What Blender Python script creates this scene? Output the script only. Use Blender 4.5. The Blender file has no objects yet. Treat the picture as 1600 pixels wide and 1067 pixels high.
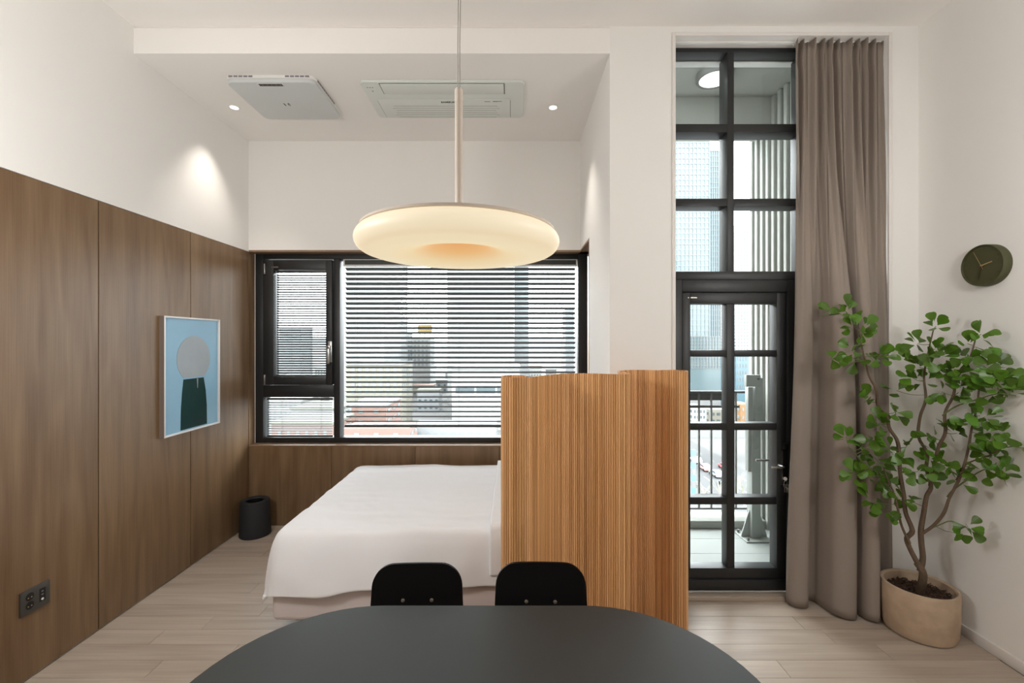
import bpy, bmesh, math, random
from mathutils import Vector, Matrix, Euler

# ------------------------------------------------------------------ scene, camera, world, light
sc = bpy.context.scene
C = sc.collection
CAMH = 1.715
F = 700.0
cam_d = bpy.data.cameras.new('camera'); cam = bpy.data.objects.new('camera', cam_d); C.objects.link(cam)
cam.location = (0, 0, CAMH); cam.rotation_euler = (math.radians(90), 0, 0)
cam_d.sensor_width = 36.0; cam_d.lens = 36.0 * F / 1600.0
cam_d.clip_start = 0.05; cam_d.clip_end = 4000
sc.camera = cam
sc.view_settings.view_transform = 'Standard'
sc.view_settings.look = 'None'
sc.view_settings.gamma = 1.0
sc.view_settings.use_curve_mapping = False
sc.view_settings.exposure = 0.05
sc.cycles.use_denoising = True
sc.cycles.max_bounces = 10
sc.cycles.diffuse_bounces = 6
sc.cycles.transparent_max_bounces = 24
sc.cycles.sample_clamp_indirect = 6.0

world = bpy.data.worlds.new('overcast_sky'); sc.world = world; world.use_nodes = True
bg = world.node_tree.nodes['Background']
bg.inputs[0].default_value = (0.94, 0.975, 1.0, 1); bg.inputs[1].default_value = 13.0

LAMP_COL = (1.0, 0.92, 0.83)
GLOBE_L = 48.0        # radiance of the unseen globes added as fill light

# ------------------------------------------------------------------ helpers
ORG = {}
R = math.radians

def px(x, y, Y):
    """picture point at depth Y -> world"""
    return Vector(((x - 800) / F * Y, Y, CAMH - (y - 533.5) / F * Y))
def pX(x, Y): return (x - 800) / F * Y
def pZ(y, Y): return CAMH - (y - 533.5) / F * Y

class MB:
    def __init__(s): s.v = []; s.f = []
    def add(s, vs, fs):
        n = len(s.v); s.v += [Vector(v) for v in vs]; s.f += [[i + n for i in f] for f in fs]; return s
    def box(s, x0, x1, y0, y1, z0, z1):
        x0, x1 = sorted((x0, x1)); y0, y1 = sorted((y0, y1)); z0, z1 = sorted((z0, z1))
        return s.add([(x0,y0,z0),(x1,y0,z0),(x1,y1,z0),(x0,y1,z0),(x0,y0,z1),(x1,y0,z1),(x1,y1,z1),(x0,y1,z1)],
                     [(0,3,2,1),(4,5,6,7),(0,1,5,4),(1,2,6,5),(2,3,7,6),(3,0,4,7)])
    def tube(s, pts, rs, n=8, cap=True):
        pts = [Vector(p) for p in pts]
        if not hasattr(rs, '__len__'): rs = [rs] * len(pts)
        vs = []; fs = []; up = None
        for i, p in enumerate(pts):
            d = (pts[min(i+1, len(pts)-1)] - pts[max(i-1, 0)]).normalized()
            if up is None:
                up = d.orthogonal().normalized()
            else:
                up = (up - d * up.dot(d)); up = up.normalized() if up.length > 1e-6 else d.orthogonal().normalized()
            w = d.cross(up)
            for k in range(n):
                a = 2 * math.pi * k / n
                vs.append(p + (up * math.cos(a) + w * math.sin(a)) * rs[i])
        for i in range(len(pts) - 1):
            for k in range(n):
                k2 = (k + 1) % n
                fs.append((i*n+k, i*n+k2, (i+1)*n+k2, (i+1)*n+k))
        if cap:
            fs.append(tuple(range(n))[::-1]); fs.append(tuple((len(pts)-1)*n + k for k in range(n)))
        return s.add(vs, fs)
    def lathe(s, prof, c, n=48, sx=1, sy=1):
        vs = []; fs = []
        for (r, z) in prof:
            for k in range(n):
                a = 2 * math.pi * k / n
                vs.append((c[0] + r * sx * math.cos(a), c[1] + r * sy * math.sin(a), c[2] + z))
        m = len(prof)
        for i in range(m - 1):
            for k in range(n):
                k2 = (k + 1) % n
                fs.append((i*n+k, i*n+k2, (i+1)*n+k2, (i+1)*n+k))
        if prof[0][0] > 1e-5: fs.append(tuple(range(n))[::-1])
        if prof[-1][0] > 1e-5: fs.append(tuple((m-1)*n + k for k in range(n)))
        return s.add(vs, fs)
    def prism(s, poly, fn, d0, d1):
        """poly in 2D, fn(u,v,d)->xyz"""
        n = len(poly)
        vs = [fn(u, v, d0) for u, v in poly] + [fn(u, v, d1) for u, v in poly]
        fs = [tuple(range(n))[::-1], tuple(range(n, 2*n))] + [(i, (i+1) % n, n + (i+1) % n, n + i) for i in range(n)]
        return s.add(vs, fs)
    def build(s, name, mat, parent=None, smooth=False, bevel=0, seg=2, autosmooth=True):
        me = bpy.data.meshes.new(name)
        lo = Vector((min(v[i] for v in s.v) for i in range(3))); hi = Vector((max(v[i] for v in s.v) for i in range(3)))
        c = (lo + hi) / 2
        if parent is None: c.z = lo.z
        me.from_pydata([v - c for v in s.v], [], s.f)
        bm = bmesh.new(); bm.from_mesh(me)
        bmesh.ops.remove_doubles(bm, verts=bm.verts, dist=1e-6)
        bmesh.ops.recalc_face_normals(bm, faces=bm.faces)
        if bevel:
            es = [e for e in bm.edges if len(e.link_faces) == 2 and e.calc_face_angle(0) > R(35)]
            bmesh.ops.bevel(bm, geom=es, offset=bevel, segments=seg, profile=0.5, affect='EDGES', clamp_overlap=True)
        if smooth or bevel:
            for f in bm.faces: f.smooth = True
            for e in bm.edges:
                if len(e.link_faces) == 2 and e.calc_face_angle(0) > R(40): e.smooth = False
        bm.to_mesh(me); bm.free()
        me.materials.append(mat)
        o = bpy.data.objects.new(name, me); C.objects.link(o)
        ORG[o.name] = c.copy()
        if parent is not None:
            o.parent = parent; o.location = c - ORG[parent.name]
        else:
            o.location = c
        return o

def box(name, mat, parent, x0, x1, y0, y1, z0, z1, bevel=0, seg=2):
    return MB().box(x0, x1, y0, y1, z0, z1).build(name, mat, parent, bevel=bevel, seg=seg)

def dup(o, loc_world, parent, rot=None, scale=None):
    c = o.copy(); C.objects.link(c); c.parent = parent
    ORG[c.name] = Vector(loc_world)
    c.location = Vector(loc_world) - (ORG[parent.name] if parent else Vector((0,0,0)))
    if rot is not None: c.rotation_euler = rot
    if scale is not None: c.scale = scale
    return c

def empty(name, loc):
    o = bpy.data.objects.new(name, None); C.objects.link(o); o.location = loc; o.empty_display_size = 0.1
    ORG[o.name] = Vector(loc); return o
def thing(name, loc, label, cat, group=None):
    return tag(empty(name, loc), label, cat, group)
def tag(o, label, cat, group=None, kind=None):
    o['label'] = label; o['category'] = cat
    if group: o['group'] = group
    if kind: o['kind'] = kind
    return o
def struct(o, label=None, cat=None):
    o['kind'] = 'structure'
    if label: o['label'] = label
    if cat: o['category'] = cat
    return o

def text_mesh(name, txt, size, mat, parent, loc, rot, bold=0.0):
    cu = bpy.data.curves.new('txt', 'FONT'); cu.body = txt; cu.size = size; cu.align_x = 'CENTER'; cu.align_y = 'CENTER'
    cu.offset = bold; cu.extrude = size * 0.02; cu.resolution_u = 2
    t = bpy.data.objects.new('txt', cu); C.objects.link(t)
    dg = bpy.context.evaluated_depsgraph_get(); dg.update()
    me = bpy.data.meshes.new_from_object(t.evaluated_get(dg))
    bpy.data.objects.remove(t); bpy.data.curves.remove(cu)
    me.name = name; me.materials.clear(); me.materials.append(mat)
    o = bpy.data.objects.new(name, me); C.objects.link(o); o.parent = parent
    o.location = Vector(loc) - ORG[parent.name]; o.rotation_euler = rot
    ORG[o.name] = Vector(loc); return o

def catmull(pts, n):
    pts = [Vector(p) for p in pts]; out = []
    P = [pts[0]*2 - pts[1]] + pts + [pts[-1]*2 - pts[-2]]
    for i in range(1, len(P) - 2):
        for k in range(n):
            t = k / n
            a, b, c, d = P[i-1], P[i], P[i+1], P[i+2]
            out.append(0.5*((2*b) + (c-a)*t + (2*a-5*b+4*c-d)*t*t + (3*b-a-3*c+d)*t**3))
    out.append(pts[-1]); return out
def resample(pts, step):
    out = [pts[0]]; acc = 0
    for a, b in zip(pts, pts[1:]):
        L = (b-a).length; d = step - acc
        while d <= L:
            out.append(a.lerp(b, d / L)); d += step
        acc = (acc + L) % step
    return out
def sstep(a, b, x):
    t = max(0, min(1, (x-a)/(b-a))); return t*t*(3-2*t)
def rrect(w, h, r, n=8, cx=0, cy=0):
    out = []
    for sx, sy, a0 in ((1,1,0),(-1,1,90),(-1,-1,180),(1,-1,270)):
        for k in range(n+1):
            a = R(a0 + 90*k/n); out.append((cx + sx*(w/2-r) + r*math.cos(a), cy + sy*(h/2-r) + r*math.sin(a)))
    return out

# ------------------------------------------------------------------ materials
MATS = {}
def mat(name, col, rough=0.5, metal=0.0, spec=0.5, noise=0.0, nscale=8, bump=0.0, bscale=60, stretch=(1,1,1), rnd=0.0, hue=None):
    m = bpy.data.materials.new(name); m.use_nodes = True; MATS[name] = m
    nt = m.node_tree; b = nt.nodes['Principled BSDF']
    b.inputs['Base Color'].default_value = (*col, 1); b.inputs['Roughness'].default_value = rough
    b.inputs['Metallic'].default_value = metal; b.inputs['Specular IOR Level'].default_value = spec
    tc = nt.nodes.new('ShaderNodeTexCoord'); mp = nt.nodes.new('ShaderNodeMapping')
    nt.links.new(tc.outputs['Object'], mp.inputs[0]); mp.inputs['Scale'].default_value = stretch
    oi = nt.nodes.new('ShaderNodeObjectInfo')
    ad = nt.nodes.new('ShaderNodeVectorMath'); ad.operation = 'MULTIPLY_ADD'
    nt.links.new(mp.outputs[0], ad.inputs[0]); ad.inputs[1].default_value = (1,1,1)
    sc_ = nt.nodes.new('ShaderNodeMath'); sc_.operation = 'MULTIPLY'; nt.links.new(oi.outputs['Random'], sc_.inputs[0]); sc_.inputs[1].default_value = 37.0
    nt.links.new(sc_.outputs[0], ad.inputs[2])
    last = None
    if noise or rnd:
        hv = nt.nodes.new('ShaderNodeHueSaturation'); hv.inputs['Color'].default_value = (*col, 1)
        val = nt.nodes.new('ShaderNodeMath'); val.operation = 'MULTIPLY_ADD'; val.inputs[1].default_value = noise*2; val.inputs[2].default_value = 1 - noise
        nz = nt.nodes.new('ShaderNodeTexNoise'); nz.inputs['Scale'].default_value = nscale; nz.inputs['Detail'].default_value = 5
        nt.links.new(ad.outputs[0], nz.inputs['Vector']); nt.links.new(nz.outputs['Fac'], val.inputs[0])
        v2 = nt.nodes.new('ShaderNodeMath'); v2.operation = 'MULTIPLY_ADD'; v2.inputs[1].default_value = rnd*2; v2.inputs[2].default_value = 1 - rnd
        nt.links.new(oi.outputs['Random'], v2.inputs[0])
        mu = nt.nodes.new('ShaderNodeMath'); mu.operation = 'MULTIPLY'; nt.links.new(val.outputs[0], mu.inputs[0]); nt.links.new(v2.outputs[0], mu.inputs[1])
        nt.links.new(mu.outputs[0], hv.inputs['Value']); nt.links.new(hv.outputs[0], b.inputs['Base Color'])
        if hue:
            h = nt.nodes.new('ShaderNodeMath'); h.operation = 'MULTIPLY_ADD'; h.inputs[1].default_value = hue*2; h.inputs[2].default_value = 0.5 - hue
            nt.links.new(oi.outputs['Random'], h.inputs[0]); nt.links.new(h.outputs[0], hv.inputs['Hue'])
    if bump:
        n2 = nt.nodes.new('ShaderNodeTexNoise'); n2.inputs['Scale'].default_value = bscale; n2.inputs['Detail'].default_value = 4
        nt.links.new(ad.outputs[0], n2.inputs['Vector'])
        bp = nt.nodes.new('ShaderNodeBump'); bp.inputs['Strength'].default_value = bump; bp.inputs['Distance'].default_value = 0.004
        nt.links.new(n2.outputs['Fac'], bp.inputs['Height']); nt.links.new(bp.outputs[0], b.inputs['Normal'])
    return m

def wood(name, c1, c2, axis, rough=0.45, ring=9.0, rnd=0.05, fine=160, spec=0.4, contrast=1.0):
    """grain running along axis ('X' or 'Z')"""
    m = bpy.data.materials.new(name); m.use_nodes = True; nt = m.node_tree; b = nt.nodes['Principled BSDF']
    b.inputs['Roughness'].default_value = rough; b.inputs['Specular IOR Level'].default_value = spec
    tc = nt.nodes.new('ShaderNodeTexCoord'); oi = nt.nodes.new('ShaderNodeObjectInfo')
    mu = nt.nodes.new('ShaderNodeMath'); mu.operation = 'MULTIPLY'; mu.inputs[1].default_value = 53.0; nt.links.new(oi.outputs['Random'], mu.inputs[0])
    ad = nt.nodes.new('ShaderNodeVectorMath'); ad.operation = 'ADD'; nt.links.new(tc.outputs['Object'], ad.inputs[0]); nt.links.new(mu.outputs[0], ad.inputs[1])
    def mapped(al, ac):
        mp = nt.nodes.new('ShaderNodeMapping'); nt.links.new(ad.outputs[0], mp.inputs[0])
        s = [ac, ac, ac]; s['XYZ'.index(axis)] = al; mp.inputs['Scale'].default_value = s; return mp
    a = mapped(0.55, 4.0); n1 = nt.nodes.new('ShaderNodeTexNoise'); n1.inputs['Scale'].default_value = 1.0; n1.inputs['Detail'].default_value = 2
    nt.links.new(a.outputs[0], n1.inputs['Vector'])
    r1 = nt.nodes.new('ShaderNodeMath'); r1.operation = 'MULTIPLY'; r1.inputs[1].default_value = ring * 6.28; nt.links.new(n1.outputs['Fac'], r1.inputs[0])
    sn = nt.nodes.new('ShaderNodeMath'); sn.operation = 'SINE'; nt.links.new(r1.outputs[0], sn.inputs[0])
    f = mapped(3.0, float(fine)); n2 = nt.nodes.new('ShaderNodeTexNoise'); n2.inputs['Scale'].default_value = 1.0; n2.inputs['Detail'].default_value = 3
    nt.links.new(f.outputs[0], n2.inputs['Vector'])
    g = mapped(0.8, 11.0); n3 = nt.nodes.new('ShaderNodeTexNoise'); n3.inputs['Scale'].default_value = 1.0; n3.inputs['Detail'].default_value = 3
    nt.links.new(g.outputs[0], n3.inputs['Vector'])
    s1 = nt.nodes.new('ShaderNodeMath'); s1.operation = 'MULTIPLY_ADD'; s1.inputs[1].default_value = 0.07; nt.links.new(sn.outputs[0], s1.inputs[0]); nt.links.new(n3.outputs['Fac'], s1.inputs[2])
    s2 = nt.nodes.new('ShaderNodeMath'); s2.operation = 'MULTIPLY_ADD'; s2.inputs[1].default_value = 0.45; nt.links.new(n2.outputs['Fac'], s2.inputs[0]); nt.links.new(s1.outputs[0], s2.inputs[2])
    s3 = nt.nodes.new('ShaderNodeMath'); s3.operation = 'MULTIPLY_ADD'; s3.inputs[1].default_value = rnd*4; nt.links.new(oi.outputs['Random'], s3.inputs[0]); nt.links.new(s2.outputs[0], s3.inputs[2])
    mr = nt.nodes.new('ShaderNodeMapRange'); nt.links.new(s3.outputs[0], mr.inputs[0])
    mid = 0.5 + 0.225 + rnd*2; mr.inputs[1].default_value = mid - 0.32/contrast; mr.inputs[2].default_value = mid + 0.32/contrast
    mx = nt.nodes.new('ShaderNodeMix'); mx.data_type = 'RGBA'; nt.links.new(mr.outputs[0], mx.inputs[0])
    mx.inputs[6].default_value = (*c1, 1); mx.inputs[7].default_value = (*c2, 1); nt.links.new(mx.outputs[2], b.inputs['Base Color'])
    bp = nt.nodes.new('ShaderNodeBump'); bp.inputs['Strength'].default_value = 0.12; bp.inputs['Distance'].default_value = 0.002
    nt.links.new(n2.outputs['Fac'], bp.inputs['Height']); nt.links.new(bp.outputs[0], b.inputs['Normal'])
    return m

def glass(name, tint, refl=0.06):
    m = bpy.data.materials.new(name); m.use_nodes = True; nt = m.node_tree; nt.nodes.clear()
    out = nt.nodes.new('ShaderNodeOutputMaterial'); tr = nt.nodes.new('ShaderNodeBsdfTransparent'); gl = nt.nodes.new('ShaderNodeBsdfGlossy')
    tr.inputs[0].default_value = (*tint, 1); gl.inputs['Roughness'].default_value = 0.0
    fr = nt.nodes.new('ShaderNodeLayerWeight'); fr.inputs[0].default_value = 0.5
    pw = nt.nodes.new('ShaderNodeMath'); pw.operation = 'POWER'; pw.inputs[1].default_value = 5.0; nt.links.new(fr.outputs['Facing'], pw.inputs[0])
    mu = nt.nodes.new('ShaderNodeMath'); mu.operation = 'MULTIPLY_ADD'; mu.inputs[1].default_value = 1 - refl; mu.inputs[2].default_value = refl; nt.links.new(pw.outputs[0], mu.inputs[0])
    mu.use_clamp = True
    mx = nt.nodes.new('ShaderNodeMixShader'); nt.links.new(mu.outputs[0], mx.inputs[0]); nt.links.new(tr.outputs[0], mx.inputs[1]); nt.links.new(gl.outputs[0], mx.inputs[2])
    nt.links.new(mx.outputs[0], out.inputs[0]); return m

def emit(name, col, s):
    m = bpy.data.materials.new(name); m.use_nodes = True; b = m.node_tree.nodes['Principled BSDF']
    b.inputs['Base Color'].default_value = (*col, 1); b.inputs['Emission Color'].default_value = (*col, 1); b.inputs['Emission Strength'].default_value = s
    return m

M_wall = mat('white_wall_paper', (0.85, 0.836, 0.812), 0.85, spec=0.2, noise=0.012, nscale=3, bump=0.06, bscale=220)
M_ceil = mat('white_ceiling_paper', (0.88, 0.86, 0.83), 0.9, spec=0.2, noise=0.01, nscale=2, bump=0.05, bscale=200)
M_panel = wood('brown_oak_panel', (0.138, 0.078, 0.038), (0.245, 0.158, 0.088), 'Z', 0.36, ring=7, rnd=0.02)
M_panelX = wood('brown_oak_edge', (0.20, 0.12, 0.07), (0.30, 0.20, 0.125), 'X', 0.42, rnd=0.02)
M_gap = mat('dark_joint', (0.03, 0.018, 0.012), 0.9)
M_plank = wood('greige_oak_plank', (0.32, 0.255, 0.20), (0.48, 0.405, 0.335), 'X', 0.38, ring=5, rnd=0.035, fine=120)
M_slab = mat('floor_joint', (0.24, 0.19, 0.15), 0.9)
M_trim = mat('white_trim', (0.80, 0.77, 0.74), 0.5)
M_black = mat('black_aluminium', (0.018, 0.0185, 0.019), 0.42, spec=0.45, noise=0.03, nscale=4)
M_gasket = mat('black_gasket', (0.006, 0.006, 0.006), 0.6)
M_glass = glass('window_glass', (0.965, 0.982, 0.977), 0.025)
M_steel = mat('brushed_steel', (0.55, 0.54, 0.52), 0.3, metal=1.0)
M_slat = mat('charcoal_slat', (0.022, 0.024, 0.022), 0.45, spec=0.5)
M_slats = mat('grey_slat', (0.03, 0.032, 0.036), 0.5)
M_cord = mat('blind_cord', (0.12, 0.12, 0.12), 0.8)
M_whitemetal = mat('white_metal', (0.8, 0.8, 0.78), 0.35)
M_duvet = mat('white_cotton', (0.85, 0.86, 0.89), 0.85, spec=0.15, bump=0.35, bscale=7)
M_mattress = mat('pale_mattress_cloth', (0.70, 0.63, 0.62), 0.9, spec=0.1, bump=0.1, bscale=150)
M_table = mat('charcoal_linoleum', (0.030, 0.033, 0.033), 0.45, spec=0.45, noise=0.02, nscale=5)
M_tedge = mat('pale_ply_edge', (0.45, 0.38, 0.31), 0.5)
M_chair = mat('black_plywood', (0.003, 0.003, 0.0035), 0.5, spec=0.15)
M_screw = mat('bronze_screw', (0.35, 0.30, 0.25), 0.35, metal=0.9)
M_bamboo = wood('bamboo_strip', (0.50, 0.245, 0.092), (0.88, 0.52, 0.24), 'Z', 0.42, ring=2, rnd=0.17, fine=300, contrast=0.75)
M_bin = mat('charcoal_plastic', (0.024, 0.025, 0.028), 0.6, spec=0.3)
M_pot = mat('sandy_clay', (0.46, 0.345, 0.245), 0.85, spec=0.2, noise=0.32, nscale=11, bump=0.25, bscale=60)
M_bark = mat('bark_chip', (0.06, 0.031, 0.018), 0.9, rnd=0.0, noise=0.5, nscale=45)
M_stem = mat('tree_bark', (0.12, 0.08, 0.05), 0.9, noise=0.3, nscale=40, bump=0.6, bscale=90)
M_twig = mat('green_twig', (0.12, 0.15, 0.045), 0.7)
M_clock = mat('olive_metal', (0.066, 0.066, 0.028), 0.5, spec=0.35)
M_gold = mat('pale_brass', (0.62, 0.45, 0.22), 0.35, metal=0.6)
M_dgold = mat('shaded_brass', (0.09, 0.06, 0.03), 0.4, metal=0.6)  # brass darkened to put the minute hand's shade into its colour
M_artframe = mat('white_frame', (0.78, 0.77, 0.77), 0.4)
M_artside = mat('taupe_frame_side', (0.2, 0.155, 0.13), 0.5)
M_sky_paint = mat('pale_blue_paint', (0.25, 0.46, 0.62), 0.35, noise=0.10, nscale=2.2, spec=0.4)
M_grey_paint = mat('grey_paint', (0.33, 0.37, 0.40), 0.4, noise=0.12, nscale=7)
M_green_paint = mat('deep_green_paint', (0.004, 0.034, 0.030), 0.6, noise=0.4, nscale=6, spec=0.15)
M_line_paint = mat('grey_green_line', (0.22, 0.30, 0.28), 0.4)
M_plate = mat('grey_bronze_plate', (0.085, 0.08, 0.072), 0.4, metal=0.5)
M_dark = mat('black_plastic', (0.006, 0.006, 0.006), 0.4)
M_acwhite = mat('cool_white_plastic', (0.70, 0.735, 0.70), 0.4)
M_purwhite = mat('grey_white_plastic', (0.60, 0.63, 0.63), 0.4)
M_vent = mat('vent_slot', (0.22, 0.19, 0.22), 0.6)
M_louvre = mat('louvre_shade', (0.5, 0.5, 0.48), 0.5)
M_logo = mat('dark_print', (0.03, 0.035, 0.035), 0.5)
M_beige = mat('beige_metal', (0.66, 0.585, 0.51), 0.4, spec=0.4)
M_wire = mat('clear_wire', (0.35, 0.32, 0.29), 0.4)
M_lens = emit('lit_lens', (1.0, 0.93, 0.84), 2.2)
M_conc = mat('pale_concrete', (0.30, 0.31, 0.285), 0.9, noise=0.08, nscale=5, bump=0.3, bscale=50)
M_rib = mat('ribbed_concrete', (0.34, 0.35, 0.325), 0.9, noise=0.08, nscale=9, bump=0.4, bscale=70)
M_ribgap = mat('rough_concrete', (0.19, 0.195, 0.175), 0.95, noise=0.14, nscale=25, bump=0.8, bscale=90)
M_deck = mat('balcony_paint', (0.27, 0.29, 0.275), 0.75, noise=0.06, nscale=6)
M_rail = mat('grey_rail_metal', (0.14, 0.145, 0.14), 0.5)
M_raild = mat('dark_rail_metal', (0.055, 0.058, 0.056), 0.5)
M_post = mat('pale_painted_steel', (0.33, 0.36, 0.34), 0.5)
M_blue = mat('blue_label', (0.08, 0.28, 0.62), 0.5)

def curtain_mat():
    m = mat('taupe_linen', (0.39, 0.33, 0.285), 0.9, spec=0.1, noise=0.10, nscale=320, bump=0.35, bscale=500)
    nt = m.node_tree; b = nt.nodes['Principled BSDF']; out = nt.nodes['Material Output']
    tl = nt.nodes.new('ShaderNodeBsdfTranslucent'); tl.inputs[0].default_value = (0.40, 0.33, 0.26, 1)
    mx = nt.nodes.new('ShaderNodeMixShader'); mx.inputs[0].default_value = 0.28
    nt.links.new(b.outputs[0], mx.inputs[1]); nt.links.new(tl.outputs[0], mx.inputs[2]); nt.links.new(mx.outputs[0], out.inputs[0]); return m
M_curtain = curtain_mat()

def leaf_mat():
    m = mat('glossy_leaf', (0.078, 0.165, 0.015), 0.33, spec=0.45, noise=0.10, nscale=20, rnd=0.42, hue=0.012)
    nt = m.node_tree; b = nt.nodes['Principled BSDF']; out = nt.nodes['Material Output']
    tl = nt.nodes.new('ShaderNodeBsdfTranslucent'); tl.inputs[0].default_value = (0.16, 0.36, 0.02, 1)
    mx = nt.nodes.new('ShaderNodeMixShader'); mx.inputs[0].default_value = 0.22
    nt.links.new(b.outputs[0], mx.inputs[1]); nt.links.new(tl.outputs[0], mx.inputs[2]); nt.links.new(mx.outputs[0], out.inputs[0]); return m
M_leaf = leaf_mat()

def lamp_mat():
    m = bpy.data.materials.new('glowing_diffuser'); m.use_nodes = True; nt = m.node_tree; b = nt.nodes['Principled BSDF']
    tc = nt.nodes.new('ShaderNodeTexCoord'); sx = nt.nodes.new('ShaderNodeSeparateXYZ'); nt.links.new(tc.outputs['Object'], sx.inputs[0])
    cb = nt.nodes.new('ShaderNodeCombineXYZ'); nt.links.new(sx.outputs[0], cb.inputs[0]); nt.links.new(sx.outputs[1], cb.inputs[1])
    ln = nt.nodes.new('ShaderNodeVectorMath'); ln.operation = 'LENGTH'; nt.links.new(cb.outputs[0], ln.inputs[0])
    cr = nt.nodes.new('ShaderNodeValToRGB'); nt.links.new(ln.outputs['Value'], cr.inputs[0])
    e = cr.color_ramp.elements
    e[0].position = 0.0; e[0].color = (0.84, 0.36, 0.10, 1)
    e[1].position = 0.030; e[1].color = (0.86, 0.40, 0.12, 1)
    for p, c in ((0.075, (0.88, 0.50, 0.19, 1)), (0.125, (0.90, 0.70, 0.40, 1)), (0.19, (0.90, 0.76, 0.50, 1)), (0.25, (0.90, 0.74, 0.49, 1)), (0.267, (0.93, 0.80, 0.57, 1))):
        k = e.new(p); k.color = c
    b.inputs['Base Color'].default_value = (0.25, 0.22, 0.18, 1); b.inputs['Roughness'].default_value = 0.5
    nt.links.new(cr.outputs[0], b.inputs['Emission Color']); b.inputs['Emission Strength'].default_value = 0.80
    return m
M_lamp = lamp_mat()

# ------------------------------------------------------------------ room shell
XL, XR = -2.455, 2.64
YF, YB, YW = 2.909, 4.18, 4.28      # window-wall face, niche back wall, niche window
ZC, ZN = 3.76, 3.585                # main ceiling, niche ceiling
XN = 0.635                          # niche right wall
ZP = 2.55                           # top of wood panelling
YREAR = -3.2
OX0, OX1, OZ = 1.06, 2.44, 3.695    # tall opening

floor = struct(MB().prism([(XL-0.1, YREAR-0.1), (XR+0.1, YREAR-0.1), (XR+0.1, 3.10), (XN+0.13, 3.10), (XN+0.13, 4.3), (XL-0.1, 4.3)], lambda u, v, d: (u, v, d), -0.1, -0.008).build('floor', M_slab, None), 'greige oak plank floor of the studio room', 'floor')
rnd = random.Random(4)
plank_src = {}
PW = 0.128
y = 0.62; row = 0
while y < 4.16:
    x = XL - rnd.uniform(0, 0.9)
    y1 = min(y + PW, 4.18)
    while x < XR:
        L = rnd.choice((0.9, 1.2, 1.2, 1.5)); x1 = x + L
        a, b_ = max(x, XL), min(x1, XR)
        if y + PW/2 > YF + 0.1 and a > XN: break
        if y > YF - 0.02: b_ = min(b_, XN + 0.11 if y > 3.7 else XN) if y > 3.02 else b_
        if b_ - a > 0.05:
            box('plank', M_plank, floor, a+0.0006, b_-0.0006, y+0.0006, y1-0.0006, -0.008, 0.0, bevel=0.0009, seg=1)
        x = x1
    y += PW; row += 1
box('plank_field', M_plank, floor, XL, XR, YREAR, 0.62, -0.0085, -0.0005)

wl = struct(box('wall_left', M_wall, None, XL-0.2, XL-0.014, YREAR, 4.5, -0.05, ZC+0.1), 'white papered left wall above brown oak panelling', 'wall')
box('upper_facing', M_wall, wl, XL-0.014, XL-0.002, YREAR, YW, ZP+0.004, ZC)
box('joint_backing', M_gap, wl, XL-0.014, XL-0.010, YREAR, YW, 0.0, ZP)
jy = [YREAR, -1.15, -0.385, 0.378, 1.14, 1.90, 2.661, 3.423, 4.176]
for a, b_ in zip(jy, jy[1:]):
    box('wood_panel', M_panel, wl, XL-0.012, XL, a+0.003, b_-0.003, 0.004, ZP, bevel=0.0012, seg=1)
box('wood_panel', M_panel, wl, XL-0.012, XL, 4.179, YW+0.04, 0.004, ZP, bevel=0.0012, seg=1)

wb = struct(box('wall_back', M_wall, None, XL-0.014, XN+0.15, YB, YB+0.3, ZP+0.018, ZC), 'white papered back wall of the bed niche above the window', 'wall')
box('window_head_board', M_panelX, wb, XL, XN+0.12, YB-0.001, YW+0.06, ZP, ZP+0.018)
ws = struct(box('wall_sill', M_gap, None, XL-0.014, XN+0.15, YB+0.006, YB+0.3, -0.05, pZ(692, YW)-0.02), 'brown oak wainscot under the niche window', 'wall')
ZS = pZ(695.5, YB)
jx = [XL, pX(518, YB), pX(649, YB), pX(780, YB), XN+0.12]
for a, b_ in zip(jx, jx[1:]):
    box('wood_panel', M_panel, ws, a+0.002, b_-0.002, YB-0.006, YB+0.006, 0.004, ZS-0.014, bevel=0.0012, seg=1)
box('window_board', M_panelX, ws, XL, XN+0.12, YB-0.006, YW+0.06, ZS-0.014, ZS, bevel=0.002)

YA = 3.705   # alcove beside the window starts here
wn = struct(box('wall_niche', M_wall, None, XN, OX0, YF, YA, -0.02, ZC+0.05), 'white papered pier between bed niche and glazed door', 'wall')
box('upper_facing', M_wall, wn, XN, OX0, YA, YB+0.3, ZP+0.018, ZC)
box('alcove_facing', M_panel, wn, XN+0.115, OX0, YA, 4.5, -0.02, ZP)
box('alcove_head', M_panelX, wn, XN, OX0, YA, YB+0.1, ZP, ZP+0.018)
box('alcove_edge', M_panel, wn, XN-0.001, XN+0.02, YA-0.022, YA, 0, ZP+0.018)

wr = struct(box('wall_right', M_wall, None, XR, XR+0.2, YREAR, YF+0.2, -0.05, ZC+0.1), 'white papered right wall carrying the clock', 'wall')
bb = struct(box('baseboard_right', M_trim, None, XR-0.010, XR, YREAR, YF, 0, 0.062, bevel=0.003), 'thin white baseboard along the right wall', 'baseboard')
wf = struct(box('wall_window', M_wall, None, OX1, XR+0.05, YF, YF+0.22, -0.02, ZC+0.05), 'white papered wall around the tall opening', 'wall')
box('lintel', M_wall, wf, OX0, OX1, YF, YF+0.3, OZ, ZC+0.05)
struct(box('wall_rear', M_wall, None, XL-0.1, XR+0.1, YREAR-0.2, YREAR, -0.05, ZC+0.1), 'white wall at the rear of the room', 'wall')
cl = struct(box('ceiling', M_ceil, None, XL-0.2, XR+0.2, YREAR-0.2, YF+0.02, ZC, ZC+0.2), 'white papered main ceiling', 'ceiling')
cn = struct(box('ceiling_niche', M_ceil, None, XL-0.1, XN, YF, YB+0.1, ZN, ZC+0.2), 'dropped white ceiling over the bed niche', 'ceiling')
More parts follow.
